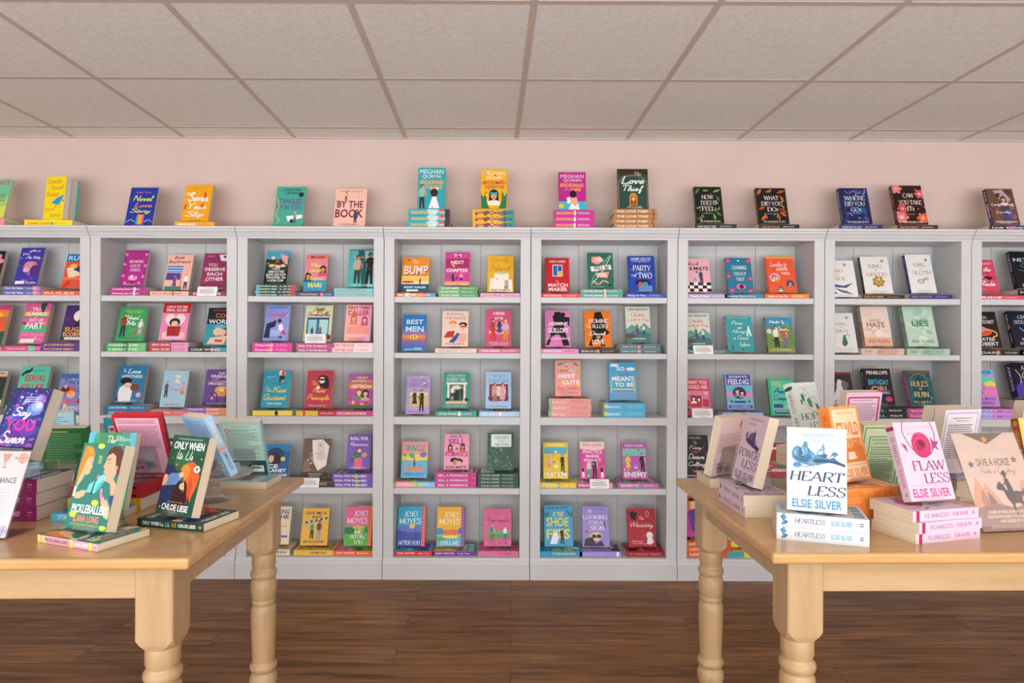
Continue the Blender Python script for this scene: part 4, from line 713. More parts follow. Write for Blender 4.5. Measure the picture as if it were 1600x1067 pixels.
B(2, 3, (690, 731, 486), (1, 680, 745, 6.8), 'f4d4c0', 'cream-pink paperback with a red-caped couple', 't 16 5 80 12 8a5a8a n PLAYING|t 10 16 90 24 5a6a9a n THE PALACE|e 40 34 15 9 e88a4a|e 40 42 11 12 f4ccb0|e 80 38 16 9 1c2030|e 78 46 11 13 f0bc9c|r 70 42 94 46 c83a3a|p c83430 6 76 20 58 48 56 44 74|p 2a5a9a 26 88 60 60 72 70 44 90|p f0b0a8 50 88 70 62 96 66 92 88|t 14 90 86 95 a05a5a b PAUL RUDNICK', 'ecd0c0', ('PLAYING THE PALACE', 'c08a8a', 'RUDNICK', 'b99'))
B(2, 3, (758, 799, 484), (1, 750, 816, 7), 'd4587e', 'rose paperback lettered WRONG REASONS', 't 30 6 74 14 f6e4e4 b HERE|t 36 20 68 28 f6e4e4 b FOR|t 40 34 68 41 f6e4e4 b THE|t 30 46 86 54 f6e4e4 b WRONG|t 14 58 90 66 f6e4e4 b REASONS|f 30 84 88 b83a4a d83a4 3a1c1c d8a080|f 54 72 70 2a3a6a d25a 222 c08a6a|f 78 84 84 d8b0d8 dc9ad e8c050 f0c8a8|t 14 88 90 92 f6d0d8 n ANNABEL PAULSEN|t 20 93 84 97 f6d0d8 n LYDIA WANG', 'd4708e', ('WRONG REASONS', 'f8e0e4', 'PAULSEN', 'fce'))
B(2, 4, (852, 892, 485), (1, 842, 902, 7), 'e080bc', 'orchid paperback with black dancing silhouettes', 'p 1a1418 50 4 62 4 66 14 80 20 74 40 84 70 96 96 70 98 60 70 50 66 30 70 14 96 2 96 24 60 36 40 30 16|e 44 9 8 8 1a1418|e 72 11 9 8 1a1418|p 1a1418 72 16 98 20 96 44 70 40|t 14 32 90 44 f8ecf4 b JASMINE|t 12 48 92 62 f8ecf4 b GUILLORY|t 8 70 96 80 f8ecf4 c Seduction', 'ea8ac4', ('SEDUCTION', 'f8d8ec', 'GUILLORY', 'c05'))
B(2, 4, (914, 956, 486), (1, 904, 967, 7), 'ea7c1e', 'orange paperback with a black kissing silhouette', 'p 1c1412 40 4 64 2 72 20 82 30 80 50 96 60 80 68 70 60 66 80 78 98 60 98 54 76 34 82 28 98 14 96 30 70 24 40 34 28|t 14 22 90 34 f6ece4 S JASMINE|t 10 37 92 48 f6ece4 S GUILLORY|t 18 56 80 68 f6ece4 C Drunk|t 44 70 60 76 f6ece4 c on|t 28 79 72 93 f6ece4 b LOVE', '2c2020', ('DRUNK ON LOVE', 'dcc', 'GUILLORY', 'caa', 'e 48 50 3 9 c83a3a|r 0 0 26 100 3a2a28'))
LOCH = 't 12 5 90 11 2a3a40 b LANA FERGUSON|t 24 15 76 28 d84a4a c Under|t 8 30 96 44 d84a4a c Loch & Key|p 6a9a94 0 64 24 50 50 60 76 46 100 62 100 78 0 78|p 4a7a7a 0 76 40 66 100 74 100 100 0 100|p 6a4a3a 0 76 34 78 40 86 0 88|f 46 78 50 4a8a5a 3a4a6a b8502a f0c8a8|f 72 80 46 cfd8dc 3a4a5a 2a2a2a e0b090|e 40 72 5 3 e85a6a|z 24 88 80 94 1 cfe4dc'
B(2, 4, (979, 1018, 479), (2, 968, 1033, 7), 'd8d8cc', 'misty loch paperback on two flat copies', LOCH, '4a6a70', ('Under Loch & Key', 'c8dcdc', 'FERGUSON', 'cdd', 'e 48 50 3 8 d86a6a'))
B(2, 5, (1071, 1112, 489), (1, 1058, 1127, 7), 'd8d8cc', 'misty loch paperback with red script behind a white card', LOCH, '4a6a70', ('Under Loch & Key', 'c8dcdc', 'FERGUSON', 'cdd', 'e 48 50 3 8 d86a6a'))
tent_card(1084, 1115, 540.5, 554, 2, 'white folded card in front of the sixth bookcase loch paperback')
B(2, 5, (1138, 1179, 494), None, '3aa0a4', 'turquoise paperback lettered PARIS', 't 22 13 66 24 f4f0e8 c Paris|t 44 28 60 36 f4f0e8 c is|t 20 38 76 50 f4f0e8 c Always|t 24 54 84 66 f4f0e8 c a Good|t 46 72 86 84 f4f0e8 c Idea|p d8f0ec 76 56 84 28 88 28 96 56 90 56 86 44 82 56|f 76 40 24 d83a7a d25a 222 d9a|f 20 96 24 333 333 222 d9a|f 58 96 22 c84 333 222 d9a|t 10 3 84 7 bce4e0 n JENNY MCLACHLAN', 'd8589a', ('PARIS', 'fff', '', ''), T=.028)
B(2, 5, (1201, 1243, 496), None, '6f8a48', 'olive green paperback with a strolling couple', 'r 0 0 100 26 3a90c0|t 14 8 72 20 f4f2ec C Morbidly|t 36 26 88 38 f4f2ec C Yours|k 14 8 113 5a7a3a 8aa05a 4a6a38|e 12 40 10 10 c8d0d8|f 36 86 84 f0ece8 2a2420 5a3424 e8b898|f 66 84 74 c85a4a 7a6a9a 8a3a20 f0c8a8|r 0 88 100 100 8a9a4a|t 14 91 86 96 d8d8b0 n IVY FAIRBANKS', '5a7a38', ('MORBIDLY YOURS', 'fff', '', ''), T=.024)
B(2, 6, (1287, 1330, 489), None, 'dddcda', 'white paperback lettered ENVY with a green bottle', '* 76 12 9 b8945a|t 30 24 74 32 b0a080 S KING|t 44 35 56 39 b09468 S OF|t 20 42 78 51 b09468 S ENVY|p 3a6a54 46 76 52 64 56 56 62 56 64 66 68 76 60 84 50 84|s 2a4a40 1.5 60 58 72 54 76 62|t 18 88 86 94 c8bca8 S ANA HUANG', 'c8ccc8', ('KING OF ENVY', 'fff', '', ''), T=.026, pages='cream')
B(2, 6, (1353, 1396, 479), (1, 1347, 1412, 9.6), 'e6d2c8', 'blush paperback lettered HATE', 'k 16 14 115 e8c4b4 ead8d0 dfb4a0 f0e0d8|r 0 78 100 100 e4b098|t 26 28 70 38 a86a5a c twisted|t 16 40 82 53 a85a4a b HATE|t 12 83 88 92 8a4a3a n ANA HUANG', 'd8b8a8', ('TWISTED HATE', 'b07a68', 'HUANG', 'c9a', 'k 8 14 4 e8d0c8 d0a090'), pages='cream')
B(2, 6, (1420, 1467, 478), (1, 1418, 1484, 9.6), 'bcd4c2', 'mint paperback lettered LIES', 'k 16 14 116 c8dccc aacbb4 d4e4d6 9cc0a6|s e8f0e8 2 4 40 40 56 60 50 96 66|t 28 26 74 36 7a9a84 c twisted|t 24 36 80 50 3a7a54 b LIES|t 14 83 88 92 3a5a48 n ANA HUANG', 'a8c8b0', ('TWISTED LIES', '5a8a6c', 'HUANG', '7a9', 'k 8 14 4 c8dccc 90b8a0'), pages='cream')
B(2, 7, (1513, 1560, 487), (1, 1505, 1575, 8), '241c1c', 'black paperback with orange tentacles lettered ROBERT', 'p 8a1c20 0 0 40 0 30 30 0 60|e 50 56 26 14 d8502a|s f0a040 5 30 60 60 50 86 56 90 66 76 70|s e06a2a 4 20 64 50 66 70 60|e 46 48 12 8 b8a0b0|t 30 12 70 20 ccc S DARK|t 20 23 90 34 f0e4e0 S RESTRAINT|t 24 72 80 81 e4dcd8 b KATEE|t 14 84 90 94 e4dcd8 b ROBERT', '221c1c', ('DARK', 'bbb', 'KATEE ROBERT', 'ccc', 'e 44 50 4 9 d84a2a'), pages='cream')
B(2, 7, (1587, 1632, 486), (1, 1594, 1664, 9), '14182c', 'navy paperback with a comet at the right picture edge', 'p 2a4ab0 60 0 100 0 100 16 70 12|t 30 12 92 22 d0d8f0 S CRUEL|t 14 26 96 36 c8d0e8 S SEDUCTION|s 6a9af0 4 30 46 42 56|e 60 40 6 4 3a6ae0|t 30 74 90 82 d0d8e8 S KATEE|t 20 86 94 94 d0d8e8 S ROBERT', '14161e', ('CRUEL', 'ccd', 'ROBERT', 'ccd', 'e 44 50 3 8 d84a2a'), pages='cream')
# ---- third shelf
B(3, 0, (-40, 0, 580), (1, -62, 0, 7), '2a3a30', 'dark paperback with a pink band behind the left stack', 'r 0 0 100 12 e8c0d0|t 50 3 92 9 333 b STERN|r 0 12 100 16 e88a3a|z 40 28 94 44 1 e0a0c0|r 0 80 100 100 f0f0f0', '3a4a40', ('', 'fff', '', ''))
B(3, 0, (22, 68, 572), (2, 8, 70, 7), '58c4aa', 'mint paperback lettered SERIAL KILLER in red', 'p 1c1c1c 4 22 18 12 30 10 36 2 40 10 30 18 14 22 8 30|t 44 11 84 16 3a7a70 n MEG WINTERS|t 18 24 92 42 c83434 b SERIAL|t 12 50 92 68 c83434 b KILLER|z 20 78 80 90 1 c83434|p 222 60 62 68 54 70 74 62 76', '48b098', ('SERIAL', 'a33', '', 'eef'))
B(3, 0, (92, 140, 584), None, '7a8ac8', 'blue and orange illustrated paperback with a kissing couple', 'r 0 0 100 12 3a6ab4|t 14 10 96 26 2a3a80 c You with|t 50 36 96 48 2a3a80 c View|e 30 44 26 16 d85a34|e 22 40 14 9 5a2c1c|e 44 54 14 12 f0b890|p 2a4a90 70 50 100 46 100 74 70 76|k 10 6 121 e8703c f0c8a8 c8b8e0|t 14 68 96 80 e84a34 b JESSICA|t 24 84 90 94 f4ece4 b JOYCE', '3a5a9a', ('VIEW', 'fff', '', ''))
B(3, 1, (178, 221, 571), (2, 166, 229, 7.6), '2a7cae', 'blue paperback with a white-coated embrace', 't 14 8 26 18 e8f4f8 c The|t 32 8 80 22 e8f4f8 C Love|t 14 26 88 34 e8f4f8 b HYPOTHESIS|p f4f4f4 4 98 12 60 34 50 60 66 58 98|e 32 42 22 13 1c1a20|e 40 54 14 10 f0c8a8|e 66 60 16 14 7a4a34|p 1c4a6a 2 96 8 76 14 98|e 84 80 9 9 f0b0c8|t 34 93 80 97 cfe4f0 n ALI HAZELWOOD', '2a78a6', ('LOVE HYPOTHESIS', 'd8ecf4', 'HAZEL', 'cde', 'r 88 20 94 80 5aa0c8'))
B(3, 1, (249, 288, 579), (1, 235, 297, 8), 'a8d4e6', 'pale blue paperback lettered NANNY', 'e 58 16 12 6 f4ecc8|p f0f0ea 44 36 56 20 72 36|t 50 34 66 40 e0708a c The|t 28 44 88 60 e0708a c Nanny|f 18 74 66 4a5a80 343 2a2020 e8b898|f 84 74 60 f0a0a0 dd87 8a4a30 f0c8a8|t 16 90 82 96 d85a6a b LANA FERGUSON', 'ec7068', ('The Nanny', 'fce0dc', 'LANA FERGUSON', 'fce'))
B(3, 1, (316, 362, 577), (2, 302, 368, 6), '6a4a9a', 'purple paperback with a golden archway couple', 't 40 8 64 14 f4ecf4 b THE|t 18 16 80 24 f4ecf4 b FRIEND|t 14 27 86 37 f0a8c0 C Zone|t 12 38 84 46 f4ecf4 b PROJECT|e 60 58 24 14 f0b05a|r 36 58 84 76 f0a060|e 60 58 9 6 f8e8c0|f 80 92 62 c84a3a 333 5a2c1c e8b898|s 4a2c70 4 20 90 30 66 44 70 50 92|r 0 92 100 100 4a2c70|t 14 94 86 98 e8c8e0 b JANE DAVENPORT|k 6 4 123 8a5ab0 f0b0a0', '9a70b4', ('FRIEND ZONE', 'f0e0f4', '', '', 'r 50 0 100 100 e09a70'))
B(3, 2, (407, 450, 579), (1, 395, 457, 8), '2fa0ba', 'turquoise paperback lettered KISS in yellow script', 'f 64 34 60 f4ece8 223 2a1c1c e8b898|f 71 33 54 d8506a d222 3a2020 f0c8a8|s 222 1.2 30 35 60 37 86 35|t 10 46 34 58 f0dc4a c The|t 38 43 88 60 f0dc4a C Kiss|t 8 63 90 82 f0dc4a C Quotient|t 22 87 76 92 e8f4f4 b HELEN HOANG|z 14 16 44 22 2 cde', 'f0dc4a', ('', 'fff', '', '', 'e 60 50 4 7 2a2a2a|t 66 40 92 64 eed n HELEN'), pages='cream')
B(3, 2, (476, 517, 579), (1, 463, 526, 8), 'c23a50', 'crimson paperback with a woman in sunglasses', 'e 62 22 20 14 1c1a20|p 1c1a20 42 22 84 22 88 46 76 50 52 44|e 58 26 12 13 f4dcc8|r 46 22 70 27 222|t 18 28 42 40 f0c84a c The|t 26 46 76 60 f0c84a C Heart|t 6 64 92 84 f0c84a C Principle|p f4e4d8 36 44 50 40 52 50 40 52|t 14 92 80 97 f0c0c0 n HELEN HOANG', 'e8c040', ('', 'fff', '', '', 'r 54 0 100 100 c23a50|e 20 50 3 7 c23a50|t 60 36 92 66 fde n HELEN'), pages='cream')
B(3, 2, (542, 582, 584), (1, 530, 592, 8), 'b05aa8', 'purple-pink paperback with red tulips', 'r 0 26 100 46 e0704a|t 30 8 76 15 f0e04a b WHAT|t 12 18 92 25 f0e04a b HAPPENS IN|t 10 32 92 43 f4f0e8 b AMSTERDAM|h 44 54 12 a8502c f0c8a8 5a9a4a|h 70 58 12 2a1c20 e8b898 e0a0b0|' + '|'.join('e %d %d 6 7 %s' % p for p in ((10, 76, 'd8342c'), (24, 84, 'f0c030'), (40, 88, 'd8342c'), (58, 90, 'f0c030'), (76, 86, 'd8342c'), (92, 80, 'e85a8a'))) + '|r 0 92 100 100 3a7a3a', 'd050a0', ('WHAT HAPPENS IN AMSTERDAM', 'f4e88a', '', ''))
B(3, 3, (634, 671, 587), None, 'b8a0d0', 'lavender paperback with two women in a courtyard', 't 16 9 82 16 6a4a8a n DELILAH GREEN|t 10 19 92 30 5a3a80 n DOESNT CARE|r 14 44 92 80 d8c078|r 14 44 92 52 e8d8a8|f 36 84 78 3a2a4a d324 5a2c20 e8b898|f 66 92 92 222 222 2a1c1c e8c0a0|k 6 4 125 8aa04a e8e0c0|t 14 92 84 96 6a4a8a n ASHLEY HERRING BLAKE', 'a890c4', ('DELILAH', 'fff', '', ''), T=.022)
B(3, 3, (692, 733, 582), (1, 681, 745, 8), '3a9c8c', 'sea green paperback with a white pillared porch', 't 14 5 84 12 cfe8e0 n ASTRID PARKER|t 12 14 86 25 e4f2ec n DOESNT FAIL|r 12 28 92 34 f0e8dc|r 16 34 24 80 f0e8dc|r 78 34 86 80 f0e8dc|r 24 34 78 80 2f7f74|e 52 42 16 8 e8d8c8|r 40 50 62 78 2a2020|f 36 76 54 f4f0ec d345 e8c070 f0c8a8|f 72 78 54 333 333 2a1c1c d9a080|r 12 80 92 88 e8b898|e 18 76 8 7 1c4a34|e 90 76 8 7 1c2c2a|t 14 92 86 96 cfe8e0 n ASHLEY HERRING BLAKE', '3f9f90', ('ASTRID PARKER', 'cfe8e0', 'BLAKE', 'cee', 'e 58 50 4 6 f4e8e0'))
B(3, 3, (759, 799, 581), (1, 750, 813, 8), 'a8cbea', 'light blue paperback with a couple in a red-curtained window', 't 28 8 78 15 5a80b4 n IRIS KELLY|t 12 20 90 30 5a80b4 n DOESNT DATE|r 14 34 88 80 7a3050|r 22 38 80 68 c84a5a|r 26 40 76 66 f0dcd0|f 36 84 78 c8a080 a87 5a2c20 e8b898|f 66 88 84 e8a0b8 ddab 2a1c1c e8c0a0|r 10 68 24 76 8a2c4a|r 76 68 90 76 8a2c4a|t 14 92 86 96 5a80b4 n ASHLEY HERRING BLAKE', 'aacdea', ('IRIS KELLY', 'dfeefa', 'BLAKE', 'def', 'e 52 50 4 6 f4e8e0'))
B(3, 4, (868, 908, 562), (3, 858, 924, 9.4), 'f0a098', 'coral paperback lettered MEET CUTE', 'k 16 12 127 f4b0a4 e8c070 a8c08a f0908a d8a0a0|l 6 16 30 20 4aa090|l 70 8 30 330 5aa07a|l 80 40 22 60 e8a040|t 40 10 58 20 fff b A|t 20 24 56 34 b83a5a c not|t 58 25 80 33 fbe b SO|t 12 40 80 51 fff b MEET|t 28 56 96 68 fff b CUTE|t 10 74 92 84 d85a6a n MEGHAN|t 22 87 88 97 d85a6a n QUINN|* 60 36 5 c83a5a|k 4 3 128 6a4a9a', 'eaa098', ('', 'fff', '', '', 't 8 20 40 76 f8e0d8 c not so|t 52 24 92 70 d8707a n MEGHAN|r 0 0 8 100 9ab08a'), lean=12, pages='cream')
B(3, 4, (953, 996, 566), (2, 943, 1008, 11), '4aa8d4', 'sky blue paperback lettered MEANT TO BE', 'e 20 8 16 6 f0f4f8|e 80 18 16 6 f0f4f8|t 28 12 58 22 f4f8f8 b SO|t 38 26 74 36 b83a5a c not|t 10 38 92 50 f4f8f8 b MEANT|t 20 54 90 65 f4f8f8 b TO BE|r 6 48 9 82 e8d84a|r 91 44 94 80 e8d84a|r 6 70 94 73 e8d84a|t 8 77 94 86 b88ab0 n MEGHAN|t 20 88 88 97 b88ab0 n QUINN|* 60 14 5 b83a5a', '58b4dc', ('', 'fff', '', '', 't 8 20 42 76 e0f0f8 c meant|t 56 24 92 70 8ac8e8 n MEGHAN|e 6 50 4 5 e8d84a'), lean=12, pages='cream')
B(3, 5, (1070, 1111, 592), None, 'd23a58', 'pink-red paperback lettered FUNNY', 't 6 4 92 15 f8dce4 b FUNNY YOU|t 6 17 94 28 f8dce4 b SHOULD ASK|r 4 32 96 88 e080a8|r 24 46 66 78 c02c44|h 36 54 8 3a1c1c f0d0c0 fff|h 56 56 7 222 f4dcd0 c24|r 4 60 22 76 b8385a|r 70 56 94 76 b8385a|e 14 40 9 6 f4a8c8|e 86 40 9 6 f4a8c8|e 12 84 9 6 8a2c44|e 88 84 9 6 8a2c44|r 28 82 70 88 e8486a|z 30 83 68 87 1 fff', 'c8507a', ('FUNNY', 'fff', '', ''), T=.02)
tent_card(1083, 1115, 640, 654, 3, 'white folded card in front of the pink-red FUNNY paperback')
B(3, 5, (1138, 1179, 584), (1, 1130, 1193, 8), '9cb8e8', 'blue paperback lettered FEELING', 'r 4 2 96 32 4050a8|t 14 5 86 12 e8ecf8 b ONCE MORE WITH|t 10 15 90 30 f4f4f8 b FEELING|r 4 34 96 86 6ac8d8|r 4 52 96 66 e890c0|e 50 54 26 24 2c3a80|h 42 50 8 8a4a2a f0ccb0 6ab|h 60 54 8 2a1c20 f0ccb0 c8a|k 8 3 131 d84a7a 3a4a9a|e 18 78 6 5 8a3a4a|e 84 78 6 5 8a3a4a|r 28 76 72 82 3a4aa0|r 4 88 96 97 4050a8|t 14 90 86 95 c8d0f0 b ELISSA SUSSMAN', 'a8bce8', ('ONCE MORE', '4050a8', 'SUSSMAN', '56a', 'e 48 50 4 8 e890c0'))
B(3, 5, (1206, 1246, 591), None, '3cc090', 'mint green paperback with yellow and blue lettering', 'r 10 6 96 96 5ad0b0|t 14 9 52 21 f0c030 b TOTAL|t 16 26 80 42 2a4aa8 C And|t 16 46 94 64 2a4aa8 C Complete|r 14 70 50 80 3a4aa0|e 74 76 9 7 f0c840|r 14 86 90 96 3a4aa0|z 18 88 86 94 1 f0d860', '2fa87a', ('TOTAL', 'f08', '', ''), T=.026)
B(3, 6, (1290, 1331, 576), None, '2c2a2c', 'black paperback with a veiled white figure', 'r 0 0 100 6 8a2024|e 60 30 26 20 6a6868|p dcdce4 26 96 20 60 36 40 44 24 56 22 62 40 60 66 66 90|e 52 22 9 9 e8e4e4|t 8 64 90 82 b02028 S BRIDE|k 10 2 133 888', '1c1a1c', ('BRIDE', 'fff', '', ''), T=.024, pages='cream')
B(3, 6, (1357, 1400, 576), (2, 1350, 1418, 8), '1e1c20', 'black paperback lettered GIRL in sunset colours', 't 12 6 90 16 e8e4e8 b PENELOPE|t 14 30 88 45 4ab0d0 b BIRTHDAY|t 20 48 86 70 f09a6a b GIRL|r 18 60 88 64 6a5ab0|r 18 66 88 69 3ac0c8|e 80 84 13 10 c8387a|k 10 1 135 888', '1a1a1e', ('GIRL', '4ab0d0', 'PENELOPE', 'eee', 'r 8 20 22 44 f09a6a'), pages='cream')
B(3, 6, (1424, 1463, 579), (2, 1419, 1486, 7.6), '1f5a62', 'dark teal paperback lettered RULES in gold', 'r 0 0 100 8 6a5a3a|p 17444c 20 96 20 40 50 14 80 40 80 96|k 12 6 137 2a7078 3a8a80 174a50|s c8a868 1.4 10 30 30 14 50 9 70 14 90 30|t 14 30 84 46 e8c890 S RULES|t 44 49 58 56 e8c890 S OF|t 22 60 80 76 e8c890 S RUIN|t 14 86 86 92 c8b080 S MIA ASHER', 'b03a80', ('RULES OF RUIN', 'f0b0d8', '', '', 'r 0 0 100 30 c85a9a'), pages='cream')
B(3, 7, (1515, 1559, 577), (2, 1505, 1578, 7.4), 'c88ad8', 'pink and rainbow paperback lettered MOON RISING', 'r 0 0 100 14 7ac0e0|t 40 3 90 13 2a3a8a b DIXON|e 60 28 40 15 6ad0c0|e 80 40 22 10 e8e05a|r 0 46 100 70 ec80c0|p 2aa0c0 36 66 44 52 50 66|k 6 5 139 f0a0d0 b070d0|t 20 76 88 84 5a3a9a b FULL MOON|t 30 87 80 95 5a3a9a b RISING', 'd890d8', ('FULL MOON', '8a5ab0', '', '', 'r 0 0 30 100 b8b8f0|e 80 50 4 9 5a6ad0'), pages='cream')
B(3, 7, (1592, 1636, 567), (2, 1597, 1661, 14), '1a1620', 'black and violet paperback with white script', 'p 4a3aa8 0 70 30 50 60 100 0 100|t 30 8 94 22 e8e4f0 S AMONG|t 30 26 96 46 f0ecf4 c Crows|s e8e4f0 2 10 20 24 40 20 60|k 8 6 141 2a2038 3a2c60', '2a1c5a', ('AMONG', 'ccd', '', ''), pages='cream')
# ---- fourth shelf
B(4, 1, (252, 297, 667), None, '2a2e34', 'black paperback lettered AFTER in red', 't 10 8 90 22 e8e4e4 b EVER|t 20 28 90 42 c82c34 b AFTER|p 8a1c24 84 6 96 10 90 30 80 24|k 8 4 151 3a3e44', '22262a', ('', 'fff', '', ''), T=.03, stand_it=True)
B(4, 2, (408, 450, 694), (1, 398, 460, 8), '1f5a94', 'blue science-fiction paperback with a dark-haired woman', 'r 0 0 100 20 2a7ab0|e 46 34 34 30 1c3a6a|p 2a1c20 20 40 36 24 56 26 70 44 64 64 44 66|e 32 44 10 14 e8b898|e 76 44 9 8 e8c84a|t 14 60 60 72 f4f4f4 b ICE|t 16 74 92 84 e8f0f4 b PLANET|t 10 88 96 96 e8f0f4 b BARBARIANS', '1c4a7a', ('ICE PLANET', 'fff', '', ''))
B(4, 2, (471, 513, 685), (1, 462, 524, 9), '6a564c', 'brown photo paperback with a white lace gown', 'p e8e0da 30 4 70 2 96 20 90 70 60 84 40 60|p d8ccc4 50 10 74 8 84 50 60 60|k 9 4 153 d8c8b8 8a6a5a c8b0a0|p 8a6a58 4 60 26 56 30 84 6 90|t 26 36 76 44 c8b0b0 S SOME|t 24 47 92 56 c8b0b0 S SECRETS|r 0 88 100 100 3a2e28|z 26 91 80 96 1 c8b8a8', '3a3230', ('SOME SECRETS', 'baa', '', '', 'r 0 0 100 30 5a4a44'))
tent_card(467, 499, 750, 764, 4, 'white folded card in front of the white lace gown paperback')
B(4, 2, (541, 578, 678), (3, 525, 588, 6.8), '7a5ab0', 'purple paperback lettered ROLL FOR', 't 10 8 86 17 f4f0f8 b ROLL FOR|t 10 22 88 33 e8d0f0 C Romance|e 48 42 10 7 7a3020|e 52 46 8 8 f0c0a0|p 2f6a4a 16 76 34 50 60 54 56 76|p e06a8a 30 98 36 66 62 64 70 96|e 74 58 12 10 d89a5a|k 14 2.2 155 f0d060 8ad0b0 c8a0e8|r 0 96 100 100 4a2c70|t 18 92 84 96 e0c8f0 n MEREDITH', '7a5cae', ('ROLL FOR Romance', 'f0e8f8', '', '', 'e 60 50 4 8 8ab04a|r 72 20 86 80 b89ad8'))
B(4, 3, (627, 668, 690), (1, 615, 678, 8.5), 'f09a94', 'pink and blue paperback lettered GUNCLE', 'r 0 36 100 56 f0d44a|r 0 52 100 100 6ab8e0|k 6 9 157 5ab08a 6ac0a0|e 82 36 13 11 6a80c0|t 14 8 88 26 3a9a8a b GUNCLE|p e88a5a 10 70 90 70 80 80 20 80|f 50 70 36 c84a6a 343 8a4a2a f0c8a8|f 28 72 20 5ab 5ab d84 f0c8a8|f 70 72 20 3a8 3a8 222 f0c8a8|t 10 86 90 94 4a6aa8 b STEVEN ROWLEY', 'f0a0a4', ('GUNCLE', 'f8e8c8', 'ROWLEY', 'eef', 'r 44 0 70 100 a8c8a0|r 70 0 100 100 8ac4ec'))
B(4, 3, (694, 733, 678), (3, 681, 745, 7.4), 'f0a0bc', 'pink paperback lettered SELL A ROMANCE', 't 22 4 72 11 2a1c24 b HOW TO|t 16 14 84 29 b02c84 b SELL|h 24 38 9 1c1418 d89a78 d84a8a|h 74 36 9 2a1c1c c88a6a e8603a|t 44 38 58 46 2a1c24 b A|t 4 50 96 64 b02c84 b ROMANCE|e 42 74 17 10 1c1418|e 60 76 16 10 3a1c1c|e 46 80 10 10 c88a6a|e 60 82 9 9 e8b898|t 6 90 92 97 2a1c24 b ALEXA MARTIN', 'c83c90', ('SELL A ROMANCE', 'f8dcec', '', '', 'r 66 10 88 90 b83284'))
B(4, 3, (762, 803, 676), (4, 751, 813, 5.4), '37594a', 'dark green paperback speckled with white blossoms', 'k 40 5 159 2a4a3c 4a7058 5a8064 7a9a70|k 60 1.4 160 dce4d4 b8c8a8 8ab07a|r 14 4 92 38 e4ece8|t 30 9 78 17 4a6a58 S Four Lakes|t 40 20 66 24 4a6a58 n of our|t 26 28 82 35 4a6a58 S Ann Packer', '3a5648', ('FOUR LAKES', 'c0d0bc', 'PACKER', 'b8c8b4'))
B(4, 4, (850, 889, 691), (1, 841, 900, 8), 'ecca2a', 'yellow paperback lettered MATCH', 't 12 4 86 11 fff4c0 b SARAH ADAMS|r 4 14 96 32 5ab0c8|k 16 5 161 e85a7a 6ac08a f0c040 4a6ac0 f8f0e8|f 24 78 60 f0a0a0 de88 d8864a f0c8a8|f 78 80 70 222 222 222 e8b898|e 52 66 10 7 fff4c8|t 6 82 92 96 fbf6e6 b MATCH', 'eacb30', ('MATCH', 'fff8d0', 'ADAMS', 'fec', 'e 50 50 4 7 4ab0c0'))
B(4, 4, (908, 947, 690), (1, 902, 958, 8), 'd8489c', 'hot pink paperback lettered PRACTICE PERFECT', 'r 0 0 100 18 f0d4cc|e 50 18 50 7 f0d4cc|t 10 5 90 12 d88aa0 b SARAH ADAMS|t 12 23 90 32 f8dcec b PRACTICE|t 24 35 78 43 f8dcec b MAKES|t 16 46 86 55 f8dcec b PERFECT|f 36 98 74 e8c8d8 4a8 d8a04a f0c8a8|f 58 98 80 2a2428 222 3a2420 e8b898|f 88 98 50 222 fff 222 e8b898|f 12 96 46 222 fff 222 e8b898|k 6 4 163 f0a0d0 f4e0e8', 'cf5a9c', ('PRACTICE', 'f8dcec', '', '', 'r 60 0 100 100 e8a8b8'))
tent_card(923, 953, 751, 765, 4, 'white folded card in front of the hot pink paperback')
B(4, 4, (974, 1014, 692), (1, 967, 1030, 8), 'b85aa4', 'mauve paperback lettered ENEMY', 't 14 4 84 11 e8c0e0 b SARAH ADAMS|r 4 16 96 36 7ac0b8|k 16 5 165 e8c84a 6a8ad0 f0a080 5ab070|f 24 78 66 e8c43a de8c43a 2a1c1c e8b898|f 80 82 76 222 222 222 e8b898|e 54 68 8 5 e0a8d0|t 8 80 96 94 f4ecf2 b ENEMY', 'c06cac', ('ENEMY', 'f4d8ec', 'ADAMS', 'ecd', 'e 52 50 4 7 4ab0c0'))
B(4, 5, (1071, 1112, 673), (1, 1060, 1124, 8), '1e1c20', 'black paperback with looping silver and pink lettering', 's c83a5a 1.2 10 20 20 30 12 44 22 56|s c83a5a 1.2 90 20 80 30 88 44 78 56|t 26 4 74 9 c8c8cc n CHELSEA|t 42 14 58 20 c8c8cc c The|t 26 24 74 35 d8d8dc C Fuzzy|r 30 37 64 39 c83a5a|t 20 42 82 55 d8d8dc C Demon|s c83a5a 1.4 50 20 50 88|t 18 60 84 74 d8d8dc C Calling|p e05a7a 30 80 70 80 60 84 40 84|z 12 90 88 97 1 aaa|k 10 2 167 7a2c3c', 'd8488a', ('FUZZY', 'fff', '', ''))
B(4, 5, (1198, 1241, 692), None, 'a01e30', 'dark red paperback with a green leaf', 'l 30 40 66 330 3a6a3a|t 10 52 96 68 f4dce0 C Beneath|z 20 10 80 24 1 f4dce0|k 6 5 169 8a1828 b83040', '8a1828', ('', 'fff', '', ''), T=.03)
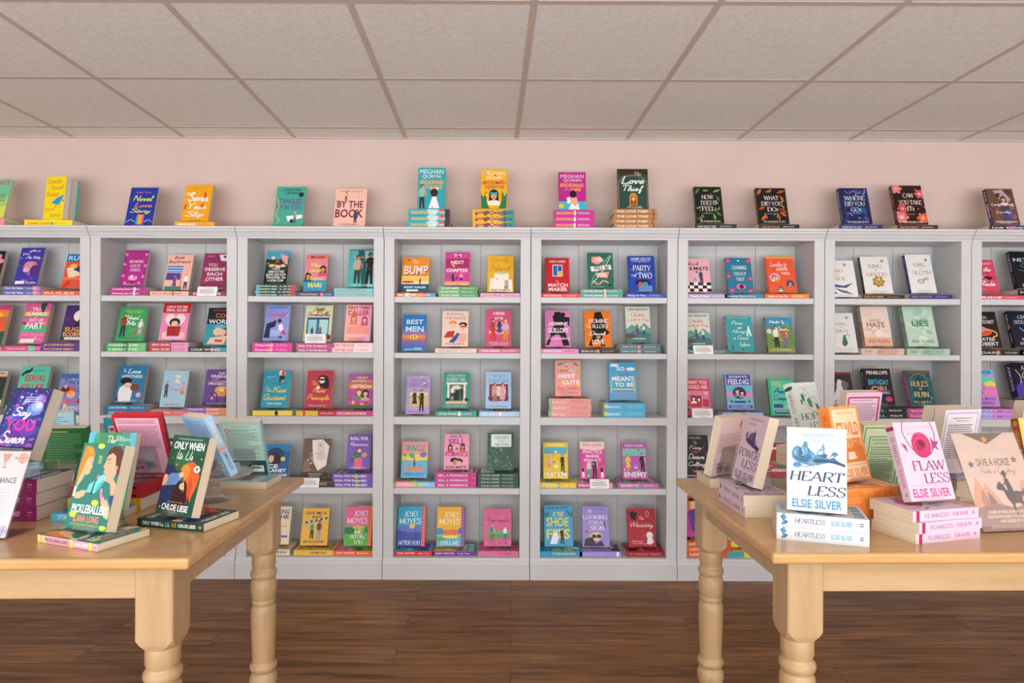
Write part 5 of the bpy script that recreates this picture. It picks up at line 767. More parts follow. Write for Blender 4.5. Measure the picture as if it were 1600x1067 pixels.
# ---- bottom shelf
B(5, 2, (411, 452, 791), (1, 395, 455, 9), 'e8dcbc', 'cream paperback lettered THE behind the table leg', 't 10 8 92 20 2a3a80 b ROCKING|t 40 22 92 33 2a3a80 b THE|p d8a86a 0 40 40 40 60 70 20 96 0 96|z 30 50 90 60 1 d8b04a|z 50 76 92 90 1 2a3a80', 'e4dcc8', ('', 'fff', '', '', 't 60 24 92 70 333 b THE BOAT'))
B(5, 2, (470, 512, 794), (1, 460, 522, 8), 'ecba48', 'yellow paperback lettered GIVE ME A SHOT', 't 12 9 90 17 2a3448 b GIVE ME A|t 36 20 74 28 2a3448 b SHOT|' + '|'.join('p %s %d %.1f %d %.1f %d %.1f %d %.1f' % ('3a4a6a' if i % 2 else 'a8d0dc', 4 + i * 9, 38 - i * 1.5, 13 + i * 9, 36.5 - i * 1.5, 13 + i * 9, 42.5 - i * 1.5, 4 + i * 9, 44 - i * 1.5) for i in range(10)) + '|f 40 82 62 3aa080 222 a8502c f0c8a8|f 66 84 70 7a3a4a 8aa0c0 2a1c1c a87050|t 10 86 90 93 2a3448 b GIA DE CADENET', 'e8c054', ('', 'fff', '', '', 't 42 28 84 72 3a3a3a b GIVE ME A SHOT'))
DOTS = '|'.join('e 93 %d 2.2 1.6 f0b49a' % y for y in range(4, 100, 7))
B(5, 2, (538, 581, 790), (1, 527, 588, 7.4), 'e0689a', 'pink over green paperback with an orange edge', 'r 0 50 100 100 5ab04e|r 0 54 36 70 3a8a4a|e 16 62 20 12 2f7a48|e 88 60 18 10 3a8a4a|e 50 54 22 6 f0b050|t 30 12 80 26 f8ecf0 S JOJO|t 8 30 83 44 f8ecf0 S MOYES|t 36 60 66 70 f4f4e4 S Me|t 22 72 78 82 f4f4e4 S Before|t 34 85 68 96 f4f4e4 S You|f 72 76 16 222 222 222 d9a|r 0 0 40 3 c84a80|r 86 0 100 100 e8702c|'+DOTS, 'ea6a2a', ('JOJO MOYES', 'f8e4d0', 'Before', 'fed'), pages='orange')
B(5, 3, (621, 665, 791), (1, 615, 677, 7.4), '2fa8cc', 'blue paperback with castle spires and coral edge', 'r 0 56 100 100 3a5ab0|e 50 56 50 12 6a7ac8|' + '|'.join('p 4a4aa0 %d 84 %d %d %d 84' % (x, x + 4, t, x + 8) for x, t in ((10, 60), (22, 54), (34, 66), (48, 58), (60, 50), (66, 58), (78, 64))) + '|e 52 50 10 8 f0c060|t 22 12 70 26 f0f4ec S JOJO|t 6 30 83 44 f0f4ec S MOYES|t 5 86 82 96 f8f4f0 S After You|r 86 0 100 100 d8626a|'+DOTS, 'd83a40', ('JOJO MOYES', 'f8e0d8', 'After You', 'fed'), pages='coral')
B(5, 3, (683, 727, 792), (1, 677, 743, 7.4), 'f0b42a', 'amber paperback with red spires and violet edge', 'r 0 58 100 70 e8784a|' + '|'.join('p e06a4a %d 70 %d %d %d 70' % (x, x + 3, t, x + 6) for x, t in ((20, 56), (30, 50), (42, 58), (52, 46), (62, 56), (74, 52))) + '|e 10 62 16 12 4a90b0|e 90 60 14 12 5a6ab0|r 0 72 100 100 5ab8d0|e 50 76 30 5 e8e06a|e 14 82 20 7 5aa86a|t 26 13 74 26 fbf4dc S JOJO|t 8 30 84 44 fbf4dc S MOYES|t 14 86 80 96 f8f4f0 S Still Me|r 87 0 100 100 7a4aa4|'+DOTS, '7a3aa0', ('JOJO MOYES', 'f4e0f4', 'Still Me', 'edf'), pages='violet')
B(5, 3, (757, 800, 795), (1, 749, 812, 8), 'dc5c94', 'pink glittery paperback with a couple on a sofa', 'k 40 1.2 173 f0b0d0 f8dce8|t 40 11 60 16 c03a78 n THE|t 10 22 92 36 b82c70 C Roommate|r 14 66 96 80 5a9a5a|r 14 58 96 68 6aac68|f 30 88 62 3a8a90 8a5a3a a8602c f0c8a8|f 78 84 50 f0f0f0 7a4a9a c05a3a f0c8a8|k 14 3 174 e87ab0|t 18 88 86 94 a82c64 n ROSIE DANAN', 'e07aa4', ('', 'fff', '', '', 't 50 30 92 70 c84a80 b ROOMMATE'))
B(5, 4, (852, 897, 789), (1, 841, 907, 8), '3ba6d0', 'blue paperback lettered SHOE FITS in yellow', 't 12 4 88 11 2a5a78 b JULIE MURPHY|l 6 30 24 60 2a6a80|l 4 26 24 120 2a6a80|l 92 30 24 60 2a6a80|l 92 26 24 120 2a6a80|t 32 17 68 28 f0dc3a b IF THE|t 8 30 86 52 f0dc3a b SHOE|t 8 58 90 82 f0dc3a b FITS|p f0f0f4 20 94 30 70 44 62 50 78 44 94|f 62 94 56 222 222 222 e8b898|e 44 62 6 5 f0d890|k 6 3 175 4ab8e0', '3aa0cc', ('', 'fff', '', '', 't 30 28 84 72 e8e04a b IF THE SHOE FITS'), yaw=2)
B(5, 4, (912, 954, 791), (1, 907, 972, 7.6), 'a08ed8', 'lavender paperback with a woman in dark glasses', 't 4 22 96 32 f4f0fa S LOOKING|t 26 36 78 45 f4f0fa S FOR A|t 28 48 82 59 f4f0fa S SIGN|e 50 72 25 12 e8c080|e 52 76 18 13 f0d0b8|e 44 74 9 7 333|e 62 74 9 7 333|p 3a343c 4 98 10 80 36 76 50 92 70 84 82 98|f 16 66 22 e8c04a 343 2a1c1c c89|f 84 52 24 5a4a6a 443 2a1c1c c89|e 30 12 9 7 d8b8d8|t 40 6 84 10 6a5aa0 n SUSIE DUMOND', 'a894dc', ('', 'fff', '', '', 't 8 30 60 70 c8baf0 n LOOKING FOR A SIGN|e 92 50 3 8 f4e8f0'))
B(5, 4, (984, 1027, 794), (1, 980, 1039, 8), 'b02430', 'red paperback with black and white cameo heads', 'e 22 14 14 9 1c1418|p 1c1418 10 14 34 14 30 32 12 28|s f0dcd8 1 70 6 80 14 72 22 66 14 76 8|t 42 22 60 30 f4e4e0 c The|t 10 36 92 54 f4e4e0 c Wedding|t 50 62 94 76 c83c44 c Date|e 78 70 12 12 f0e8e8|p f0e8e8 66 92 70 76 88 78 92 88 80 94|t 10 82 56 87 f4dcd8 c Jasmine|t 14 89 66 94 f4dcd8 c Guillory|k 8 1.4 177 f0c8c8', 'a82a34', ('', 'fff', '', '', 't 8 30 58 70 f0c8c4 c The Wedding Date|t 64 34 92 66 e8b0b0 n GUILLORY'))
B(5, 5, (1071, 1112, 773), (3, 1060, 1130, 8), 'c83a9a', 'pink and orange paperback with purple boots', 'r 0 0 60 40 e8703a|p 5a3a90 20 40 50 30 60 60 40 70 50 90 30 86|e 40 12 16 9 3a1c20|r 60 10 100 60 e8642a|p f0c8a8 30 16 52 14 50 34 30 34|p 3a3a90 70 60 90 58 96 90 76 92|k 6 5 179 e8a0c0 f0b040', 'e06a34', ('LOVE AT FIRST', 'f8e4d8', '', '', 'r 60 0 100 100 d85a2c'))
B(5, 5, (1140, 1182, 800), (1, 1138, 1204, 8), 'f0d24a', 'yellow and blue paperback below the table leg', 'k 14 8 181 3a78b8 f4ecd0 e8a03a 5ab0c0|z 20 8 80 20 1 2a4a80|z 20 60 84 76 1 fff', '3aa8b8', ('', 'f0e04a', '', '', 'r 40 0 100 100 e8d84a'))
# ------------------------------------------------------------------ the books on the display tables
TZ = TABLE_Z
def flat(key, x, y, z, yaw, label): return book(key, pose_flat(key, x, y, z + .0003, yaw), label, 'books lying on the display tables')
def up(key, x, y, z, yaw, lean, label, easel=True, hh=None, foot=.075, wid=.07):
    w, h, T = BOOKS[key][2:]
    b = book(key, pose_up(x, y, z + LIFT, yaw, lean), label, 'books standing on the display tables')
    if easel: stand(x, y, z, yaw, lean, T, hh or h * .5, 'clear easel holding the ' + label.split(' standing')[0], wid, foot)
    return b
# white book with the blue rose
ROSE = ('p 3f7fa5 8 31 11 25 18 22 25 24 28 20 34 22 40 27 46 30 50 34 62 33 70 36 72 40 64 42 56 43 50 46 42 45.5 34 44.5 24 43 14 40 9 36|p 6fa9c6 10 31 13 26 19 25 18 31 14 36|p 6fa9c6 24 27 29 22 35 25 34 32 27 34|p 5a97b8 33 39 44 36 54 39 48 44 38 44|p 2f6488 18 36 26 34 34 35 42 33 40 38 30 41 22 40|p 2a567a 20 26 24 25 26 31 22 35|p 5a97b8 40 30 46 31 48 35 42 36'
        '|s 20405c 1.1 12 34 18 38 28 40 40 40|s 20405c 1 15 25 18 30 23 34 32 36|s 20405c 1 22 23 25 29 31 33 38 33|s 20405c .9 10 28 13 33 20 37|s 20405c .9 30 22 30 27 34 31|p 4a8ab0 49 35 51 28 57 25 62 17 64 24 63 29 69 32 65 37|p 6fa9c6 58 26 61.5 19 62 27 59 30|p 2f6488 52 33 58 28 62 31 60 35|p 2a567a 63 30 68 32 64 36 60 35'
        '|p 20405c 42 38 58 36.5 72 37.5 80 36.5 90 40 97.5 42 97 45 88 43 76 41 62 40.5 48 41.5|p 2f6488 70 37 78 34 84 37 76 39|s 20405c 1.1 68 37 74 33 78 30|p 4a8ab0 74 31 78 27.5 84 28 86 31 80 34|s 20405c .9 75 31 80 30 85 30|s 20405c 1.1 38 28 35 24 32 21|p 4a8ab0 27 21 29 17 33 16 36 20 34 24 30 24|s 20405c .9 31 17 31.5 23|s 20405c 1.1 42 44 32 47 24 45|p 4a8ab0 10 45 14 41.5 22 42 26 45.5 20 48 13 48|s 20405c .9 12 45 18 44 24 46')
HW, HH, HT = .130, .198, .031
book_meshes('heartless', HW, HH, HT, 'c9cfd3', ROSE + '|k 12 4 301 c2cad0 cdd4d8|z 26 7 82 11.5 2 8aa0b0|z 40 13.5 88 17 2 8ab0c4|t 4 52 97 64 34345a I HEART|t 34 69 99 81 34345a I LESS|z 10 82.5 94 84 1 9ab|t 9 85.5 92 96 3f8fb8 b ELSIE SILVER',
    'c9cfd3', 't 20 30 54 68 34345a I HEARTLESS|t 60 30 82 66 4a9ac0 b ELSIE SILVER|p 2f5f86 4 20 8 10 11 30 9 50 13 60 10 84 5 90 7 60|e 8 34 1.4 9 4a8ab0|r 90 34 94 42 457|r 90 50 94 58 457', 'e8eef0', 'z 10 10 90 80 22 89a')
for i in range(2): flat('heartless', .7295 + .002 * i, 1.5015 + .004 * i, TZ + i * HT, -18.3 - i * .4, ('lower' if i == 0 else 'upper') + ' white blue-lettered copy lying under the blue rose paperback')
up('heartless', .737, 1.552, TZ + 2 * HT, -19.5, 4, 'white paperback with a large blue rose standing on two copies', foot=.06)
# lilac book with the dark hat
PW, PH, PT = .130, .200, .0295
HAT = 'p 5a3f6a 30 36 36 30 44 27 54 28 60 34 62 40 52 42 40 40|p 3a2844 52 28 56 22 60 27 64 36 58 38|p 7a5a8a 40 30 48 29 50 38 42 38|p 4a3258 24 36 66 40 84 46 80 50 60 48 36 44 22 40|p 9a6a9a 58 32 66 36 74 44 66 44|p 2a1c30 70 44 88 46 84 52 74 50|p 4a3258 18 34 24 26 28 30 24 38'
book_meshes('powerless', PW, PH, PT, 'd3bdc9', HAT + '|z 24 7 88 10.5 2 7a5a72|z 20 14 58 18 2 8a6a82|t 6 52 96 64 4a3258 S POWER|t 30 67 96 79 4a3258 S LESS|z 10 81 92 82.5 1 a89|t 8 85 94 95 6a4a72 b ELSIE SILVER', 'd3bdc9', 't 18 30 52 70 4a3258 I POWERLESS|t 58 30 82 68 6a4a72 b ELSIE SILVER|p 4a3258 4 20 9 30 12 60 7 80|r 90 34 94 42 536|r 90 50 94 58 536', 'e0c4c4', 'z 8 28 92 60 14 a07a86|p c06a6a 78 6 86 10 82 20 76 18|o 30 86 16 6 9a8a9a 766|o 60 88 14 6 b8a0a8 877|r 12 78 60 80 a67')
for i in range(2): flat('powerless', .622 + .001 * i, 1.815 + .003 * i, TZ + i * PT, -87.5 - 2 * i, ('lower' if i == 0 else 'upper') + ' lilac-spined copy lying under the dark hat paperback')
up('powerless', .688, 1.835, TZ + 2 * PT, -84, 14, 'lilac paperback with a dark cowboy hat standing on two copies', foot=.05)
flat('powerless', .735, 2.195, TZ, 182, 'pink copy lying beside the hat paperback under a turned book')
up('powerless', .700, 2.115, TZ + PT, 215, 13, 'pink book turned to show its blurb behind the dark hat paperback', foot=.05)
# white book with green bulbs, up on a clear riser
GW, GH, GT = .130, .198, .030
BULB = 'p 2f7a54 26 22 34 18 40 24 38 32 30 32|p 3a8a60 46 30 58 26 66 34 64 44 52 42|p 2f7a54 76 36 88 40 92 48 80 48|p 24603f 20 30 26 28 28 36 22 38|s 2a4a3a 1.2 38 20 44 12 54 14 60 24 58 30|s 2a4a3a 1 66 30 74 24 84 30 86 40|s 2a4a3a 1.2 30 32 46 42 60 50 78 48|e 46 22 2.4 3 2f7a54'
book_meshes('hopeless', GW, GH, GT, 'd0d7d2', BULB + '|z 26 8 86 11.5 2 a9c|t 8 52 94 64 3f5a50 S HOPE|t 34 68 94 80 3f5a50 S LESS|t 10 86 92 95 2f7a54 b ELSIE SILVER', 'dde6de', 't 18 30 52 70 4a6458 I HOPELESS|t 58 30 82 68 3f7a58 b ELSIE SILVER|e 8 30 2.4 8 2f5a48|e 10 60 2.4 8 2f5a48', 'e4ece6', 'z 10 10 90 80 22 89a')
RZ = .075
rm = MB()
rm.box(-.12, .12, -.085, .085, RZ - .003, RZ, M_ACRYL); rm.box(-.12, -.117, -.085, .085, 0, RZ - .003, M_ACRYL); rm.box(.117, .12, -.085, .085, 0, RZ - .003, M_ACRYL)
o = rm.obj('book_riser'); o.matrix_world = Matrix.Translation((.985, 2.10, TZ)) @ Matrix.Rotation(math.radians(28), 4, 'Z')
tag(o, 'clear acrylic riser under the white paperbacks with green bulbs', 'riser')
for i in range(2): flat('hopeless', 1.018, 2.035, TZ + RZ + i * GT, 28 + i, ('lower' if i == 0 else 'upper') + ' white copy on the riser under the green bulb paperback')
up('hopeless', .995, 2.13, TZ + RZ + 2 * GT, 31, 17, 'white paperback with green flower bulbs standing behind the blue rose paperback', foot=.05)
# orange book
WW, WH, WT = .127, .198, .0315
book_meshes('wild', WW, WH, WT, 'f3a052', 'r 8 4 94 97 f8d4b0|r 8 44 94 76 f2b078|p e8843a 8 60 30 52 50 58 70 50 94 58 94 76 8 76|p f8dcc0 40 62 60 62 64 68 36 68|e 50 70 16 3 f8e4d0|r 16 22 36 38 ee8434|r 20 26 32 30 f8d4b0|r 22 31 28 36 f8d4b0|z 22 8 84 12 2 d8884a|t 40 22 90 40 ea7a26 b WILD|t 30 44 88 60 ea7a26 b EYES|z 10 79 92 81 1 e08a4a|t 10 84 92 94 ec7a26 b ELSIE SILVER',
    'f0924a', 't 10 24 40 72 e06a20 b WILD EYES|t 58 26 86 70 d8641e b ELSIE SILVER|r 0 0 100 4 e8843a', 'f3a052', 'z 10 10 90 80 22 b6642a', pages='orange')
for i in range(3): flat('wild', .932 - .002 * i, 1.655 + .002 * i, TZ + i * WT, 8 + 2 * i, RANK[3][i] + ' orange copy in the pile under the orange paperback')
up('wild', .905, 1.728, TZ + 3 * WT - .006 + .006, 30, 13, 'orange paperback with a sunset window standing on three orange copies', foot=.06)
# lilac-pink book with the red rose
FW, FH, FT = .130, .193, .0252
book_meshes('flawless', FW, FH, FT, 'd4bcca', 's 2a2030 1.6 22 0 18 12 24 26 36 38 52 44 70 42 84 30 90 16 86 0|e 54 30 22 25 c03060|e 54 29 17 18 d84878|e 52 30 12 12 a82450|e 55 28 7 7 7a1a3c|s 7a1a3c 1.4 40 24 48 18 60 20 66 28 62 38 50 40 42 34|s 8a2048 1.2 44 32 52 38 60 34 60 26 52 24|p a03a78 78 20 84 26 96 26 88 32 92 38 82 34 76 36 78 28|p b02a6a 8 26 18 30 20 40 14 34|z 26 6 84 10 2 c8a0b8|z 26 14 60 17 2 e07aa8|t 22 50 97 63 8a3a72 S FLAW|t 42 66 99 79 8a3a72 S LESS|z 8 81 92 82.5 1 d8a|t 8 85 92 96 d8408a b ELSIE SILVER',
    'd4bdcf', 't 18 30 54 70 8a4a78 I FLAWLESS|t 60 30 84 64 d85a98 b ELSIE SILVER|e 7.5 58 2.6 17 a82a54|p 5a2a4a 5 20 8 34 11 20 8 28|r 90 34 94 42 759|r 90 50 94 58 759', 'f0d8e6', 'z 10 10 90 80 22 a78')
for i in range(3): flat('flawless', 1.038 + (0, .004, -.004)[i], 1.5195 + (0, -.003, .002)[i], TZ + i * FT, 15 + (0, 1, -1)[i], RANK[3][i] + ' pale pink copy in the pile under the red rose paperback')
up('flawless', 1.027, 1.586, TZ + 3 * FT, 13, 18.5, 'pale pink paperback with a red rose necklace standing on three copies', foot=.06)
# two backs and a thick one behind the rose
book_meshes('pinkback', .130, .203, .035, 'f0d4e2', 'r 10 10 90 60 d0406a', 'e8c0d4', ('', 'c03060', '', ''), 'e4bcd2', 'r 6 7 94 97 c02a5a|r 10 9.5 90 94.5 e9cbdd|z 20 12 80 15 1 c02a5a|z 12 18 88 74 17 9a5a7a|r 60 80 86 92 f6f4f4|z 62 82 84 91 3 333')
book_meshes('greenback', .132, .206, .035, 'b8d4ac', 'r 10 10 90 60 6ab06a', 'a8cca0', ('', '2a6a3a', '', ''), 'd2e0c0', 'r 3 3 97 97 5fae62|r 6 5 94 95 cfdfbd|r 16 16 90 86 5fae62|r 18.5 17.5 87.5 84.5 c3d8b0|z 24 21 84 24 1 3a6a4a|z 28 26 80 28.5 1 3a6a4a|r 24 42 82 43 6a9a6a|z 22 32 84 80 14 5a8a62')
for i in range(3): flat('pinkback', 1.222 + .003 * i, 2.195, TZ + i * .035, 184 - i, RANK[3][i] + ' pale pink book in the pile under the red-framed back cover')
up('pinkback', 1.14, 2.11, TZ + .1057, 190, 9.5, 'pink book turned to show a red-framed blurb behind the orange paperback', foot=.05)
flat('greenback', 1.16, 1.935, TZ, 183, 'pale green copy lying under the green-framed back cover')
up('greenback', 1.052, 1.85, TZ + .035, 186, 13, 'pale green book turned to show its green-framed blurb', foot=.05)
book_meshes('lilacback', .132, .208, .034, 'e4d8ee', 'r 10 10 90 60 a080c0', 'd8c8e8', ('', '5a3a8a', '', ''), 'ddd6e2', 'r 5 4 95 97 bfa4d4|r 8 6 92 95 e9dff0|r 11 8 89 92 e2dde6|z 24 12 82 14.5 1 333|z 34 16 72 18 1 333|z 14 22 86 74 16 555|r 0 95 100 100 5a3a8a')
for i in range(2): flat('lilacback', 1.41 + .004 * i, 2.045, TZ + i * .034, 186, ('lower' if i == 0 else 'upper') + ' lilac book lying under the two turned lilac books')
up('lilacback', 1.318, 1.918, TZ + .068, 195, 11, 'lilac book turned to show its violet-bordered blurb above the cowboy sign', foot=.05)
up('lilacback', 1.308, 1.957, TZ + .068, 195, 11, 'second lilac book turned round close behind the violet-bordered blurb', easel=False)
# brown and orange book at the picture edge
book_meshes('ember', .130, .206, .030, 'f0bc5a', 'r 8 4 100 96 f6d488|r 14 8 96 40 7ab0c0|p e8903a 14 40 50 30 96 42 96 70 14 70|p 4a2a1c 14 70 50 60 96 66 96 94 14 94|e 60 34 12 8 f8e4a0', 'a8581c', 't 18 26 40 72 e0a860 b HEART|t 46 28 78 70 e8c8a0 b ELSIE SILVER|r 80 0 92 100 7a2a14|r 92 0 100 100 1c1412|o 8 50 4 8 e0a860 a8581c', 'f0bc5a', 'z 10 10 90 80 22 864')
flat('ember', 1.685, 1.885, TZ, 4, 'brown-spined copy lying under the sunset paperback at the picture edge')
up('ember', 1.632, 1.96, TZ + .030, 2, 14.5, 'brown-spined sunset paperback standing at the right picture edge', foot=.05)
book_meshes('beigeback', .132, .206, .034, 'd8c8b4', '', 'c8b49a', '', 'e4dacb', 'z 10 10 90 80 22 876')
up('beigeback', 1.735, 2.15, TZ + .07, 195, 11, 'cream-edged book turned round behind the sunset paperback', foot=.05)
for i in range(2): flat('beigeback', 1.79, 2.19, TZ + i * .034, 184, ('lower' if i == 0 else 'upper') + ' cream book lying under the turned one by the right picture edge')

# slanted sign holders
def sign(x, y, yaw, lean, w, h, bg, art, name, label, footd):
    r = empty(name, Matrix.Translation((x, y, TZ)) @ Matrix.Rotation(math.radians(yaw), 4, 'Z'))
    tag(r, label, 'sign')
    l = math.radians(lean); c, s = math.cos(l), math.sin(l)
    L = lambda yy, zz: (yy * c + zz * s, -yy * s + zz * c + .0032)
    m = MB()
    for ya, yb in ((-.0035, -.0022), (0.0003, .0018)):
        p = [L(ya, 0), L(yb, 0), L(yb, h + .003), L(ya, h + .003)]
        m.slab([(-w / 2 - .003, u, v) for u, v in p], (w + .006, 0, 0), M_ACRYL)
    m.box(-w / 2 - .003, w / 2 + .003, -.004, footd, 0, .002, M_ACRYL)
    m.obj('acrylic_holder', r)
    q = MB()
    p = [L(-.0012, .001), L(-.0004, .001), L(-.0004, h), L(-.0012, h)]
    q.slab([(-w / 2, u, v) for u, v in p], (w, 0, 0), ink(bg))
    printed(q, art, w, h, lambda a, b, e: (a - w / 2,) + L(-.0012 - e, h - b))
    q.obj('printed_sheet', r)
COW = ('p 4a3a40 44 60 41 58 45 53 49 51 52 54 56 60 63 62 70 61 76 62 83 61 86 66 84 70 80 65 76 67 75 72 78 84 75 84 72 74 66 73 61 74 61 86 58 86 57 74 53 69 51 61 47 60|p 4a3a40 57 48 63 48 65 55 66 63 58 63 57 55|e 60 45.5 2.8 2.8 4a3a40|r 54.5 43 65.5 44.2 4a3a40|p 4a3a40 57 43.5 58 40.5 62 40.5 63 43.5|s 4a3a40 1.8 59 50 55 54 51 55|s 4a3a40 2.6 64 62 61 69 63 72')
sign(1.265, 1.60, 9, 24, .190, .250, 'd9baab', 'p 6a5650 16 0 82 0 50 12|* 49 7 6 f2924a|* 15 33 6 7a625a|* 84 29 6 7a625a|t 24 27 76 35 7a625a b SAVE A HORSE|t 26 36 80 45 8a7268 c Ride a Cowboy|p d89a80 0 70 14 46 22 58 26 52 44 74 0 80|p b8806a 12 70 18 58 30 76 20 80|p d89a80 100 70 84 48 76 62 70 60 62 74 100 80|p 8a6a64 24 76 26 60 34 70 36 80|p 8a6a64 78 76 80 58 88 62 86 80|p a07a70 0 78 30 72 60 78 100 70 100 100 0 100|' + COW +
     '|t 16 80 88 83 ecd0c0 b LOVERS OF FERAL RANCH HANDS SMALL|t 12 84.5 86 87.5 ecd0c0 b TOWN SWOON AND A LITTLE HAY IN YOUR|t 30 89 74 92 ecd0c0 b HAIR SADDLE UP TODAY|r 0 95 100 100 8a5a54|z 14 94.5 86 98 2 d8b0a4', 'slanted_sign', 'pink sign reading SAVE A HORSE in a clear slanted holder', .11)
sign(-1.262, 1.505, -3, 22, .150, .205, 'cdcccf', 'p d88a80 12 3 26 3 24 10 20 13 20 17 24 19 14 19 18 17 18 13 14 10|p d88a80 54 3 70 3 66 11 63 14 63 18 68 20 56 20 61 18 61 14 58 11|e 78 8 1.6 1.6 444|e 90 8 9 9 e0a090|s a05a50 .8 81 8 99 8|s a05a50 .8 90 2 90 15|t 10 31 90 38 555 b SPORTS ROMANCE|z 14 44 86 74 8 b8c0d0|e 92 92 8 8 b8a8d0|s 6a5a8a .8 85 92 99 92|s 6a5a8a .8 92 86 92 98|p d0b0c0 8 86 16 86 12 98', 'slanted_sign', 'white sign reading ROMANCE in a clear slanted holder', .085)

# ---- left table
SW, SH, ST = .135, .193, .036
book_meshes('swear', SW, SH, ST, '2a2c66', GALAXY + '|k 26 4 311 9a4ab0 6a3aa0 3a4ac0 5a80d0|e 72 30 20 14 6f86d0|e 76 27 14 10 93a9e4|e 80 25 8 6 c4d2f4|e 30 14 4 3 e8b0e0|e 62 60 30 16 6a3aa0|e 40 70 20 12 5a2f90|r 0 84 100 100 24223a|z 40 13 84 22 3 c8d0f0|t 22 28 66 46 f4f2f8 C Say|t 12 45 86 62 ee2a9a b YOU|t 14 62 74 80 f4f2f8 C Swear|t 6 86 78 88 c8c8d8 n BESTSELLING AUTHOR|t 2 90 76 98 f4f4f4 b MEAGAN BRANDY',
    '8a1a5e', 't 6 26 44 70 e8c0d8 C Say You Swear|t 52 30 78 66 e8c0d8 b MEGAN BRANDY|r 88 34 94 42 d8a|r 88 52 94 60 d8a|k 8 3 313 a02a72 74124c', '241c30', 'z 10 8 90 90 20 dddde6', pages='grey')
for i in range(3): flat('swear', -1.323 + (0, -.001, .001)[i], 1.653, TZ + i * ST, (0.5, 0, -0.5)[i], RANK[3][i] + ' magenta-spined copy in the pile under the galaxy paperback')
sm = MB(); sm.box(-.07, .07, -.05, .06, 0, .003, M_ACRYL); sm.box(-.07, .07, -.05, .06, .029, .032, M_ACRYL); sm.box(-.07, -.067, -.05, .06, .003, .029, M_ACRYL); sm.box(.067, .07, -.05, .06, .003, .029, M_ACRYL)
o = sm.obj('book_riser'); o.matrix_world = Matrix.Translation((-1.322, 1.715, TZ + 3 * ST)) @ Matrix.Rotation(math.radians(-10), 4, 'Z')
tag(o, 'small clear acrylic riser under the galaxy paperback', 'riser')
up('swear', -1.320, 1.722, TZ + 3 * ST + .032, -13, 21, 'galaxy paperback with magenta YOU standing on the riser and three copies', foot=.035)
book_meshes('greencopy', .132, .200, .03, '2a6a34', '', '2f7a3a', ('', 'cfe4c0', '', ''), '1f6230', 'r 10 5 62 6.5 c8b04a|z 8 9 92 72 18 5a9a68|r 6 78 60 92 d8e4e0|r 0 0 1.5 100 3a8a4a', pages='cream')
up('greencopy', -1.372, 1.985, TZ, 186, 11, 'dark green book turned to show its blurb behind the galaxy paperback', foot=.06)
book_meshes('paleblue', .132, .200, .03, '8ac0d4', '', '7ab4c8', '', 'a4cedc', 'z 10 8 90 80 20 5a8a9a', pages='cream')
flat('paleblue', -1.47, 2.19, TZ, 184, 'pale blue copy lying under the turned pale blue book')
up('paleblue', -1.535, 2.14, TZ + .03, 205, 12, 'pale blue book turned round behind the dark green blurb', foot=.05)
# the rule book
RW, RH, RT = .130, .200, .0195
book_meshes('rule', RW, RH, RT, '3f9d80', 'p 5ab8d0 0 0 14 0 4 30 0 40|p 5ab8d0 86 0 100 0 100 30 92 24|l 4 26 60 40 3a8a5a|l 30 30 60 70 2f7a4a|l 50 34 60 20 4aa06a|l 10 10 50 0 3f9a62|p 3a8a5a 20 0 70 0 60 24 30 30|t 40 4 58 14 f4f4f0 c The|t 22 16 76 28 f8f8f4 b RULE|t 22 31 76 43 f8f8f4 b BOOK|z 58 4 92 12 4 d8e8e0|e 50 70 30 24 e8a070|t 10 88 90 96 fff b SARAH ADAMS', '5ab4dc', 't 10 20 32 76 f4f8f8 c The Rule Book|t 60 26 90 70 f4f8f8 b ADAMS', '4ab4d8', 'z 10 10 90 80 22 cde', pages='cream')
book_meshes('rule_small', .098, .165, RT, '4ab4d8', 'l 4 26 60 40 3a8a5a|l 30 30 60 70 2f7a4a|l 50 34 60 20 4aa06a|t 22 16 76 28 f8f8f4 b RULE', '5ab4dc', 't 10 20 32 76 f4f8f8 c The|t 60 26 90 70 f4f8f8 b ADAMS', '4ab4d8')
flat('rule_small', -1.107, 1.653, TZ, 0, 'light blue spined copy lying under the leafy teal paperback')
up('rule', -1.068, 1.682, TZ + RT, -3, 15, 'leafy teal paperback lettered RULE standing behind the paddle paperback', foot=.05)
